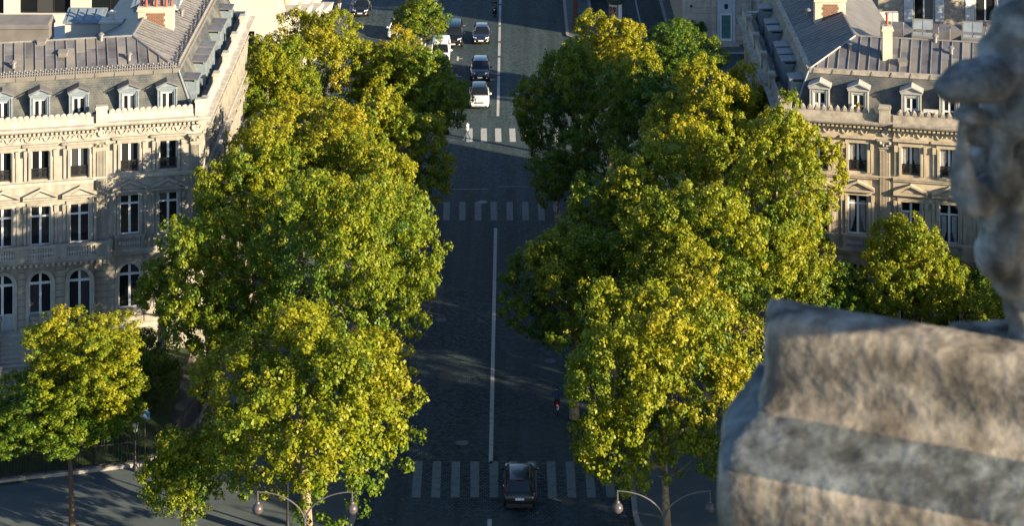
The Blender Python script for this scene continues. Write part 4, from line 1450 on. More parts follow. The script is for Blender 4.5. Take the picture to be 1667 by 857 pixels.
# shuttered house behind the right mansion
sh = thing('shuttered_house', 'stone apartment house with white shutters behind the zinc roof', 'apartment building', (37.2, 222.0, 0))
cs = [2.4, 8.3, 14.2, 20.1]
q = MB()
wallx(q, -2, 26, 4.6, 14, [(c - 0.95, c + 0.95, 5.9, 8.6) for c in cs], 0, 0.4)
q.box(-2, 26, 0, 0.4, 0, 4.6)
q.box(-2, 26, 0.4, 14, 0, 14)
q.build('wall', M['stone_grey'], sh)
q = MB().box(-2, 26, -0.2, -0.01, 9.2, 9.5).box(-2, 26, -0.15, -0.01, 5.4, 5.6)
q.build('string_course', M['stone_pale'], sh)
mw = MB(); window_leaf(mw, 1.9, 2.7)
mw = mw.mesh('window', M['frame'])
mp_ = MB().box(-0.40, 0.40, -0.02, 0.0, 0, 2.5).mesh('pane', M['glass'])
q = MB().box(-0.42, -0.34, 0, 0.05, 0, 2.6).box(0.34, 0.42, 0, 0.05, 0, 2.6).box(-0.34, 0.34, 0, 0.05, 0, 0.1).box(-0.34, 0.34, 0, 0.05, 1.25, 1.35).box(-0.34, 0.34, 0, 0.05, 2.5, 2.6)
for k in range(24):
    z = 0.12 + k * 0.1
    if not 1.2 < z < 1.36:
        q.hexa([(-0.34, 0.0, z), (0.34, 0.0, z), (0.34, 0.04, z + 0.05), (-0.34, 0.04, z + 0.05)], [(-0.34, 0.0, z + 0.02), (0.34, 0.0, z + 0.02), (0.34, 0.04, z + 0.07), (-0.34, 0.04, z + 0.07)])
ms_ = q.mesh('shutter', M['frame'])
for c in cs:
    wi = inst('window', mw, sh, (c, 0.15, 5.9), (0, 0, math.pi))
    for s in (-1, 1):
        inst('pane', mp_, wi, (s * 0.47, 0, 0.1))
        inst('shutter', ms_, sh, (c + s * 1.5, -0.06, 5.95))
chimney(mr[0], (36.8, 166.0, 19.6), 1.3, 0.9, 1.6, 1)

# ------------------------------------------------------------------ trees
def crown_mesh(name, seed, rad, rz, n_bough, n_tuft, per=58, leaf=0.175):
    """leaves in tufts, tufts on boughs, boughs round the trunk: an uneven outline with gaps"""
    rng = np.random.default_rng(seed)
    cols, vts = [], []
    sc = np.array([1.0, 1.0, rz / rad])
    bs = []
    tries = 0
    while len(bs) < n_bough and tries < 4000:
        tries += 1
        d = rng.normal(size=3)
        d /= np.linalg.norm(d)
        if d[2] < -0.75:
            continue
        br = rng.uniform(0.25, 0.42) * (1.0 if len(bs) < n_bough * 0.65 else 0.62)
        dist = min(rng.uniform(0.46, 0.80) + (0.14 if br < 0.26 else 0.0), 1.10 - br * 0.72)
        c = d * dist
        if any(np.linalg.norm(c - b[0]) < 0.62 * (br + b[1]) for b in bs):
            continue
        bs.append((c, br, d))
    bs.append((np.array([0, 0, 0.1]), 0.45, np.array([0, 0, 1.0])))
    for (c, br, d) in bs:
        nt = int(n_tuft * (br / 0.35) ** 2)
        bt = rng.normal(0.24, 0.07)
        bscale = np.array([1, 1, rng.uniform(0.85, 1.2)])
        for t in range(nt):
            td = rng.normal(size=3) + d * 0.55 + np.array([0, 0, 0.25])
            td /= np.linalg.norm(td)
            deep = rng.random() < 0.18
            root = (c + td * bscale * br * (rng.uniform(0.45, 0.7) if deep else rng.uniform(0.74, 1.0))) * rad * sc
            ax_t = td * 0.8 + np.array([0, 0, 0.55]) + rng.normal(size=3) * 0.35
            ax_t /= np.linalg.norm(ax_t)
            ln = rng.uniform(0.45, 1.0) * (0.55 + 0.075 * rad)
            k = int(per * rng.uniform(0.7, 1.2))
            hd = rng.normal(size=(k, 3)) + ax_t * 0.7
            hd /= np.linalg.norm(hd, axis=1)[:, None]
            rr = (rng.uniform(0.45, 1.0, k) * (0.29 + 0.026 * rad) * rng.uniform(0.7, 1.25))[:, None]
            pos = root + ax_t * ln * rng.uniform(0.1, 0.7) + hd * rr * np.array([1, 1, 0.9]) + ax_t * rr * 0.25
            tint = bt + rng.normal(0, 0.05) + rng.normal(0, 0.03, k) + 0.10 * (root[2] / rz)  # tops yellower: sunlight put into the leaf tint
            nrm = hd * 0.75 + np.array([0, 0, 0.25]) + rng.normal(size=(k, 3)) * 0.33
            nrm /= np.linalg.norm(nrm, axis=1)[:, None]
            ax = np.cross(nrm, rng.normal(size=(k, 3)))
            ax /= np.linalg.norm(ax, axis=1)[:, None] + 1e-9
            sd_ = np.cross(nrm, ax)
            s = leaf * rng.uniform(0.6, 1.25, k)[:, None]
            w = s * rng.uniform(0.36, 0.52, k)[:, None]
            fold = s * rng.uniform(-0.14, 0.14, k)[:, None]
            b = pos - ax * s * 0.5
            tip = pos + ax * s * 0.5
            l_ = pos - sd_ * w + nrm * fold + ax * s * 0.08
            r_ = pos + sd_ * w + nrm * fold + ax * s * 0.08
            vts.append(np.stack([b, l_, tip, r_], axis=1).reshape(-1, 3))
            cols.append(tint)
    V = np.concatenate(vts).astype(np.float32)
    tint = np.concatenate(cols).astype(np.float32)
    n = len(V) // 4
    me = bpy.data.meshes.new(name)
    me.vertices.add(len(V))
    me.vertices.foreach_set('co', V.ravel())
    idx = np.arange(n)[:, None] * 4
    tri = np.stack([idx + 0, idx + 2, idx + 1, idx + 0, idx + 3, idx + 2], axis=1).reshape(-1).astype(np.int32)
    me.loops.add(len(tri))
    me.loops.foreach_set('vertex_index', tri)
    me.polygons.add(2 * n)
    me.polygons.foreach_set('loop_start', np.arange(0, 6 * n, 3, dtype=np.int32))
    me.polygons.foreach_set('loop_total', np.full(2 * n, 3, dtype=np.int32))
    at = me.attributes.new('tint', 'FLOAT', 'FACE')
    at.data.foreach_set('value', np.repeat(tint, 2))
    me.update(calc_edges=True)
    me.materials.append(M['leaf'])
    return me


CR = {
    'a': (crown_mesh('crown', 11, 6.0, 4.8, 24, 62), 6.0, 4.8),
    'b': (crown_mesh('crown', 23, 6.0, 4.8, 26, 60), 6.0, 4.8),
    'c': (crown_mesh('crown', 37, 6.0, 4.8, 25, 62), 6.0, 4.8),
    'd': (crown_mesh('crown', 41, 4.3, 4.2, 22, 46), 4.3, 4.2),
    'e': (crown_mesh('crown', 59, 4.3, 4.2, 21, 48), 4.3, 4.2),
    'f': (crown_mesh('crown', 67, 2.8, 2.7, 15, 36, 46, 0.15), 2.8, 2.7),
    't': (crown_mesh('crown', 73, 4.2, 5.4, 24, 46), 4.2, 5.4),
}


def trunk_mesh(seed, h, r0, reach, lit=True):
    """a tapered trunk with limbs that fork into the crown; the crown's centre is at height h"""
    rng = random.Random(seed)
    q = MB()
    top = h * 1.02
    lean = (rng.uniform(-0.3, 0.3), rng.uniform(-0.3, 0.3))
    pts, rads = [], []
    for i in range(7):
        t = i / 6
        pts.append((lean[0] * t * t + 0.06 * math.sin(5 * t + seed), lean[1] * t * t + 0.06 * math.cos(4 * t + seed), top * t))
        rads.append(r0 * (1.25 if i == 0 else 1.0) * (1 - 0.72 * t))
    q.tube(pts, rads, 9)
    for k in range(8):
        a = 2 * math.pi * k / 8 + rng.uniform(-0.4, 0.4)
        t0 = rng.uniform(0.42, 0.85)
        z0 = top * t0
        ln = reach * rng.uniform(0.65, 0.95)
        up = rng.uniform(0.35, 0.8) * ln
        p0 = (lean[0] * t0 * t0, lean[1] * t0 * t0, z0)
        lp = [p0]
        for j in range(1, 6):
            s = j / 5
            lp.append((p0[0] + math.cos(a + 0.3 * math.sin(3 * s + k)) * ln * s, p0[1] + math.sin(a + 0.3 * math.sin(3 * s + k)) * ln * s, z0 + up * (s ** 1.3) + rng.uniform(-0.12, 0.12)))
        r1 = r0 * 0.42
        q.tube(lp, [r1 * (1 - 0.85 * j / 5) for j in range(6)], 6)
        for m_ in (2, 3, 4):
            b0 = lp[m_]
            aa = a + rng.choice((-1, 1)) * rng.uniform(0.6, 1.2)
            l2 = ln * rng.uniform(0.25, 0.45)
            q.tube([b0, (b0[0] + math.cos(aa) * l2 * 0.5, b0[1] + math.sin(aa) * l2 * 0.5, b0[2] + l2 * 0.35), (b0[0] + math.cos(aa) * l2, b0[1] + math.sin(aa) * l2, b0[2] + l2 * 0.8)],
                   [r1 * 0.38, r1 * 0.24, r1 * 0.06], 5)
    return q.mesh('trunk', M['bark'] if lit else M['bark_dark'], True)  # flag picks the paler bark, otherwise the dark one


def tree(label, x, y, zc, rad, rz, kind, autumn, group, rot=0.0, r0=0.28, z0=0.12, seed=1, lit=True, offx=0.0, name='plane_tree', cat='tree'):
    t = thing(name, label, cat, (x, y, z0), 0, group)
    me, mr_, mz = CR[kind]
    inst('trunk', trunk_mesh(seed, zc - z0, r0, rad * 0.9, lit), t)
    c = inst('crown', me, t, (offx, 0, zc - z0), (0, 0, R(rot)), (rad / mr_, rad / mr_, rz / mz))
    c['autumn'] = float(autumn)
    return t


def tree_at(label, px, py, zc, rad, rz, kind, autumn, group, **kw):
    p = ground_point(px, py, zc)
    return tree(label, p.x, p.y, zc, rad, rz, kind, autumn, group, **kw)


GA, GB = 'plane trees along the left pavement', 'plane trees along the right pavement'
tree_at('sunlit plane tree over the left double lamp, pale branches showing below', 498, 668, 7.9, 6.7, 5.5, 'a', 0.07, GA, rot=20, seed=1, r0=0.38)
tree_at('big plane tree behind the front corner tree, its dark side hanging over the road', 572, 432, 12.4, 5.3, 4.9, 'b', 0.02, GA, rot=75, seed=2)
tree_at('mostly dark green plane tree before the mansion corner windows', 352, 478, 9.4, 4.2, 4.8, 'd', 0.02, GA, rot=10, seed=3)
tree_at('broad yellow-green plane tree beside the mansion corner, in the middle of its row', 490, 272, 12.6, 5.6, 4.0, 'c', 0.17, GA, rot=140, seed=4)
tree_at('plane tree over the kerb just before the far crossing with the walker', 645, 245, 9.0, 4.4, 4.4, 'e', 0.10, GA, rot=200, seed=5)
tree_at('plane tree with a dark shaded flank by the white-shirted walker', 672, 160, 9.0, 4.2, 4.2, 'd', 0.0, GA, rot=95, seed=6)
tree_at('tall yellow plane tree in front of the white office block', 502, 118, 10.5, 5.2, 4.5, 'b', 0.14, GA, rot=250, seed=7)
tree_at('plane tree crown wedged between the mansion side wall and its row', 405, 320, 12.8, 3.5, 3.9, 'e', 0.04, GA, rot=310, seed=12)
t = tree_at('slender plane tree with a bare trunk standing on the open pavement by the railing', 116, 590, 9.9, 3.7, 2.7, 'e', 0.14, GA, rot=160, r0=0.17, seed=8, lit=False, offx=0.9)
for (dx, dy, dz, r_, rz_, kd, au, ro) in ((-1.7, 0.2, -3.2, 3.7, 2.3, 'd', -0.06, 70), (1.4, 0.6, -2.4, 2.7, 2.0, 'e', -0.02, 210)):
    me, a_, b_ = CR[kd]
    c = inst('crown', me, t, (dx, dy, 9.9 - 0.12 + dz), (0, 0, R(ro)), (r_ / a_, r_ / a_, rz_ / b_))
    c['autumn'] = au
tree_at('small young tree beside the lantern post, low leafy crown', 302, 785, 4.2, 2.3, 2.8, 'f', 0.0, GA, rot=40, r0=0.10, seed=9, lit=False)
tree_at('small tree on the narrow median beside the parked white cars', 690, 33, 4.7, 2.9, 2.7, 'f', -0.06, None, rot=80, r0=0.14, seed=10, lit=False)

tree_at('orange-tipped plane tree over the right double lamp, beside the carved stone', 1085, 645, 8.6, 5.8, 5.6, 'c', 0.08, GB, rot=60, seed=21)
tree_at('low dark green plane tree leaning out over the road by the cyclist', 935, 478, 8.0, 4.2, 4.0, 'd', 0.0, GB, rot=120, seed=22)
tree_at('large plane tree in the middle of the right row, yellow on its sunny side', 1150, 425, 11.8, 5.3, 4.4, 'a', 0.04, GB, rot=230, seed=23)
tree_at('plane tree standing behind the large one in the right row, its crown half hidden', 1080, 310, 12.4, 4.5, 4.2, 'e', 0.10, GB, rot=330, seed=24)
tree_at('tallest plane tree, its yellow crown hiding the corner of the right mansion', 1268, 305, 14.6, 3.6, 5.5, 't', 0.15, GB, rot=15, seed=25)
tree_at('tall yellow plane tree in front of the right mansion side wall', 1150, 212, 14.4, 4.1, 4.2, 'd', 0.20, GB, rot=250, seed=26)
tree_at('dark plane tree overhanging the right end of the far crossing', 938, 180, 8.2, 4.9, 5.3, 'a', -0.10, GB, rot=170, seed=27)  # shade put into the leaf colour by a greener tint
tree_at('bright yellow plane tree top by the advertising column', 995, 98, 9.0, 3.8, 3.6, 'd', 0.22, GB, rot=290, seed=28)
tree_at('low green tree at the right kerb near the worn stop line', 908, 285, 6.0, 2.8, 2.7, 'f', -0.10, GB, rot=200, r0=0.15, seed=29)
tree_at('round dark green tree standing before the house with the teal door', 1106, 88, 5.8, 3.7, 3.0, 'd', -0.16, None, rot=25, r0=0.2, seed=30, name='leafy_tree')
tree_at('bright young tree in front of the right mansion balcony', 1484, 455, 9.4, 3.4, 3.8, 'd', 0.08, 'young trees before the right mansion', rot=70, r0=0.16, seed=31)
tree_at('dark tree below the right mansion balcony, half behind the carved figure', 1620, 495, 8.0, 3.1, 3.0, 'f', -0.14, 'young trees before the right mansion', rot=220, r0=0.16, seed=32)
tree_at('shaded tree before the arched ground-floor window of the right mansion', 1342, 495, 7.8, 2.6, 2.4, 'f', -0.14, 'young trees before the right mansion', rot=130, r0=0.14, seed=33)
tree_at('small sunlit tree just behind the upper edge of the carved stone', 1248, 478, 9.0, 2.7, 2.6, 'f', 0.04, 'young trees before the right mansion', rot=300, r0=0.14, seed=34)
tree_at('yellow-orange plane tree top above the parked cars of the median', 632, 118, 9.6, 3.2, 3.2, 'e', 0.26, GA, rot=15, seed=13)
tree_at('plane tree filling the gap between the office block tree and the mansion corner', 440, 150, 11.0, 3.4, 3.6, 'd', 0.06, GA, rot=190, seed=14)
tree_at('plane tree between the big mid-row tree and the broad yellow-green one', 600, 330, 12.2, 3.6, 3.8, 'd', 0.08, GA, rot=265, seed=15)
tree_at('plane tree joining the two tall yellow ones on the right row', 1225, 215, 13.4, 3.6, 4.0, 'e', 0.18, GB, rot=80, seed=36)
tree_at('plane tree between the dark overhanging crown and the tall yellow ones', 1055, 195, 11.4, 3.9, 3.9, 'e', -0.04, GB, rot=140, seed=37)
tree_at('shaded plane tree inside the right row, above the leaning dark one', 1000, 385, 10.0, 3.4, 3.6, 'd', 0.0, GB, rot=310, seed=38)
tree_at('plane tree crown between the tallest tree and the balcony of the right mansion', 1270, 425, 10.6, 3.2, 3.4, 'e', 0.10, GB, rot=35, seed=39)
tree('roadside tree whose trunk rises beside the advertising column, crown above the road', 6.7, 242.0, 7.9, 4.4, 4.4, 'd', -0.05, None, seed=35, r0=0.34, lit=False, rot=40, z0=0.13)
# the ring of trees goes on round the square outside the picture and throws its shade into it
for k, (x, y, zc, rad, rz, kd) in enumerate(((23, 127, 7.4, 4.6, 4.4, 'b'), (33, 126, 11.5, 5.6, 5.2, 'c'), (44, 119, 12, 5.6, 5.2, 'a'), (54, 110, 12, 5.6, 5.2, 'b'),
                                              (30.5, 138, 7.6, 4.2, 4.0, 'a'), (41, 134, 8.0, 4.8, 4.0, 'c'), (52, 127, 8.8, 5.2, 4.2, 'a'), (63, 118, 12, 5.6, 5.2, 'c'),
                                              (38.5, 146, 11.5, 4.6, 5.0, 'e'), (47, 142.5, 11.5, 4.8, 5.2, 'd'), (55.5, 137.5, 12, 5.0, 5.2, 'a'),
                                              (22, 117, 8.5, 5.0, 4.6, 'a'), (31, 112, 10, 5.4, 5.2, 'c'),
                                              (26.5, 208, 5.4, 4.2, 3.2, 'e'), (33.5, 204.5, 4.8, 4.4, 3.0, 'd'), (36.5, 213.5, 4.4, 4.4, 2.8, 'e'), (53.5, 186, 8.5, 4.8, 5, 'a'), (53.5, 194, 8.5, 4.8, 5, 'b'), (54, 202.5, 8.5, 4.8, 5, 'c'), (55, 211, 9, 4.8, 5, 'a'), (8.2, 258, 8, 4.4, 4.4, 'e'), (7.8, 271, 8, 4.4, 4.4, 'd'))):  # side-street trees on this line added unseen, to block the sun
    if kd:
        tree('plane tree out of view round the square and side street, giving shade', x, y, zc, rad, rz, kd, 0.05, 'trees of the ring round the square', seed=60 + k, rot=47 * k, r0=0.3)

# ------------------------------------------------------------------ garden before the left mansion, railing, planting
q = MB()
g = [(-75, 138.0), (-27.9, 137.4), (-22.4, 141.2), (-21.2, 146.0), (-21.0, 154.8), (-75, 143.0)]
nx, ny = 36, 10
vs_, fs = [], []
for j in range(ny + 1):
    for i in range(nx + 1):
        x = -60 + (60 - 21.4) * i / nx
        yf = 137.2 + max(0.0, (x + 30)) * 0.42
        yb = 155.2 + (x + 20.7) * 0.218
        y = yf + (yb - yf) * j / ny
        z = 0.16 + 1.1 * min(1.0, max(0.0, (j / ny - 0.1) / 0.5)) + 0.05 * noise.noise((x * 0.5, y * 0.5, 0))
        vs_.append((x, y, z))
for j in range(ny):
    for i in range(nx):
        a = j * (nx + 1) + i
        fs.append((a, a + 1, a + nx + 2, a + nx + 1))
structure('garden_lawn', MB().add(vs_, fs), M['grass'])
q = MB().add([(x * -1 - 2.58, y, z) for x, y, z in vs_], [tuple(reversed(f)) for f in fs])
structure('garden_lawn', q, M['grass'])


def railing(label, pts, group):
    rt = thing('iron_railing', label, 'railing', (*pts[0], 0.13), 0, group)
    o = Vector((*pts[0], 0))
    q = MB()
    pk = MB()
    for a, b in zip(pts, pts[1:]):
        a, b = Vector((*a, 0)) - o, Vector((*b, 0)) - o
        d = (b - a).normalized()
        w = Vector((-d.y, d.x, 0))
        for z in (0.32, 1.45):
            q.hexa([tuple(a - w * 0.02 + Vector((0, 0, z))), tuple(b - w * 0.02 + Vector((0, 0, z))), tuple(b + w * 0.02 + Vector((0, 0, z))), tuple(a + w * 0.02 + Vector((0, 0, z)))],
                   [tuple(v + Vector((0, 0, z + 0.05))) for v in (a - w * 0.02, b - w * 0.02, b + w * 0.02, a + w * 0.02)])
        n = int((b - a).length / 0.17)
        for i in range(n):
            p = a + (b - a) * (i / n)
            pk.box(p.x - 0.013, p.x + 0.013, p.y - 0.013, p.y + 0.013, 0.2, 1.7)
            pk.add([(p.x - 0.03, p.y, 1.7), (p.x, p.y - 0.03, 1.7), (p.x + 0.03, p.y, 1.7), (p.x, p.y + 0.03, 1.7), (p.x, p.y, 1.85)], [(0, 1, 4), (1, 2, 4), (2, 3, 4), (3, 0, 4)])
    q.build('rail', M['iron'], rt)
    pk.build('picket', M['iron'], rt, kind='stuff')
    s = MB()
    for a, b in zip(pts, pts[1:]):
        a, b = Vector((*a, 0)) - o, Vector((*b, 0)) - o
        d = (b - a).normalized()
        w = Vector((-d.y, d.x, 0)) * 0.16
        s.hexa([tuple(a - w), tuple(b - w), tuple(b + w), tuple(a + w)], [tuple(v + Vector((0, 0, 0.2))) for v in (a - w, b - w, b + w, a + w)])
    s.build('kerb_stone', M['kerb'], rt)
    return rt


railing('black spiked railing on a pale stone kerb along the dark garden before the mansion steps', [(-62, 134.3), (-31, 137.4), (-22.6, 139.8), (-20.6, 142.0), (-19.8, 146.0), (-19.6, 153)], None)
railing('black spiked railing before the right mansion garden, under the trees', [(59.4, 134.3), (28.4, 136.6), (24.4, 138.2), (20.4, 141.2), (17.6, 146.0), (17.3, 153)], None)


def shrub(label, x, y, z, rad, rz, kind='f', autumn=-0.22, rot=0, group='dark shrubs in the gardens'):
    t = thing('garden_shrub', label, 'shrub', (x, y, z), 0, group)
    q = MB()
    for k in range(4):
        a = k * 1.6 + rot
        q.tube([(0, 0, 0), (0.2 * math.cos(a), 0.2 * math.sin(a), rz * 0.7), (rad * 0.5 * math.cos(a), rad * 0.5 * math.sin(a), rz * 1.3)], [0.06, 0.045, 0.015], 5)
    q.build('stem', M['bark_dark'], t)
    me, a_, b_ = CR[kind]
    c = inst('crown', me, t, (0, 0, rz), (0, 0, R(rot * 57)), (rad / a_, rad / a_, rz / b_))
    c['autumn'] = autumn


rng = random.Random(12)
DARK = 'dark evergreen shrub in the shaded garden below the left mansion steps'
for (x, y, z, r_, rz_) in ((-28.2, 141.5, 0.4, 2.2, 1.7), (-31.8, 140.0, 0.3, 2.0, 1.5), (-35.4, 139.2, 0.3, 2.2, 1.5), (-24.8, 143.2, 0.6, 2.0, 1.8), (-22.6, 146.5, 0.7, 1.7, 1.7), (-26.6, 146.5, 1.0, 2.0, 1.8), (-24.0, 150.6, 1.2, 1.7, 1.5), (-29.9, 147.0, 1.1, 1.5, 1.1)):
    shrub(DARK, x, y, z, r_, rz_, rot=rng.uniform(0, 6))
DARK = 'dark evergreen shrub in the shaded garden below the right mansion balcony'
for (x, y, z, r_, rz_) in ((20.5, 145.5, 0.6, 2.0, 1.8), (24.0, 143.0, 0.6, 2.2, 2.0), (28.0, 142.2, 0.5, 2.2, 2.0), (32.5, 141.5, 0.5, 2.2, 2.0), (22.5, 149.5, 1.1, 1.8, 2.2), (28.5, 147.6, 1.1, 2.0, 2.4), (33.0, 146.4, 1.1, 1.8, 2.2)):
    shrub(DARK, x, y, z, r_, rz_, rot=rng.uniform(0, 6))
# clipped twin ball bush in a stone pot by the teal door
t = thing('topiary_bush', 'clipped double-ball bush in a stone pot beside the teal door', 'potted bush', (18.95, 234.6, 0.14), 0)
MB().lathe([(0.35, 0), (0.42, 0.1), (0.3, 0.2), (0.62, 0.95), (0.72, 1.0), (0.72, 1.1), (0.5, 1.1)], seg=14).build('pot', M['stone_pale'], t, True)
for s in (-1, 1):
    me, a_, b_ = CR['f']
    c = inst('crown', me, t, (s * 0.38, 0, 1.75), (0, 0, s), (0.62 / a_, 0.62 / a_, 0.75 / b_))
    c['autumn'] = -0.25
MB().tube([(0, 0, 1.0), (0, 0, 1.6)], 0.06, 6).build('stem', M['bark_dark'], t)

# ------------------------------------------------------------------ vehicles (front towards -y)
def loft(q, rings, cap=True):
    n = len(rings[0])
    vs_ = [p for r_ in rings for p in r_]
    fs = []
    for i in range(len(rings) - 1):
        for k in range(n):
            k2 = (k + 1) % n
            fs.append((i * n + k, i * n + k2, (i + 1) * n + k2, (i + 1) * n + k))
    if cap:
        fs += [tuple(range(n - 1, -1, -1)), tuple(range((len(rings) - 1) * n, len(rings) * n))]
    return q.add(vs_, fs)


CARS = {
    # length, width, height, hood stations (t, z, half-width share), glass stations (t, z, half top share), clearance
    'suv': (4.45, 1.88, 1.63, [(0.0, 0.70, 0.80), (0.012, 0.82, 0.90), (0.05, 0.94, 0.96), (0.14, 1.00, 0.99), (0.26, 1.05, 1.0), (0.33, 1.08, 1.0), (0.6, 1.10, 1.0), (0.85, 1.12, 0.985), (0.95, 1.08, 0.95), (0.985, 0.98, 0.90), (1.0, 0.80, 0.85)],
            [(0.245, 1.04, 0.80), (0.33, 1.34, 0.76), (0.405, 1.58, 0.70), (0.50, 1.63, 0.70), (0.75, 1.62, 0.68), (0.86, 1.57, 0.66), (0.955, 1.08, 0.72)], 0.36),
    'hatch': (4.25, 1.78, 1.48, [(0.0, 0.58, 0.78), (0.015, 0.70, 0.88), (0.06, 0.80, 0.95), (0.16, 0.87, 0.99), (0.27, 0.94, 1.0), (0.35, 0.96, 1.0), (0.6, 0.98, 1.0), (0.85, 1.0, 0.98), (0.95, 0.97, 0.94), (0.985, 0.88, 0.9), (1.0, 0.7, 0.85)],
              [(0.25, 0.93, 0.80), (0.34, 1.20, 0.75), (0.42, 1.42, 0.69), (0.52, 1.48, 0.68), (0.74, 1.46, 0.67), (0.85, 1.40, 0.65), (0.955, 0.97, 0.72)], 0.32),
    'saloon': (4.6, 1.8, 1.46, [(0.0, 0.56, 0.78), (0.015, 0.68, 0.88), (0.06, 0.77, 0.95), (0.16, 0.83, 0.99), (0.27, 0.91, 1.0), (0.35, 0.93, 1.0), (0.6, 0.95, 1.0), (0.80, 0.98, 0.98), (0.93, 0.97, 0.95), (0.985, 0.90, 0.9), (1.0, 0.7, 0.85)],
               [(0.26, 0.90, 0.80), (0.34, 1.16, 0.75), (0.42, 1.40, 0.69), (0.52, 1.46, 0.68), (0.68, 1.44, 0.67), (0.77, 1.36, 0.66), (0.87, 0.98, 0.74)], 0.31),
    'van': (4.8, 1.95, 1.95, [(0.0, 0.75, 0.82), (0.012, 0.9, 0.90), (0.05, 1.02, 0.96), (0.12, 1.10, 0.99), (0.18, 1.16, 1.0), (0.3, 1.20, 1.0), (0.6, 1.22, 1.0), (0.9, 1.22, 0.99), (0.97, 1.2, 0.97), (0.99, 1.1, 0.95), (1.0, 0.9, 0.9)],
            [(0.17, 1.13, 0.84), (0.23, 1.50, 0.82), (0.30, 1.84, 0.78), (0.40, 1.95, 0.78), (0.75, 1.95, 0.78), (0.93, 1.92, 0.78), (0.985, 1.22, 0.84)], 0.36),
}


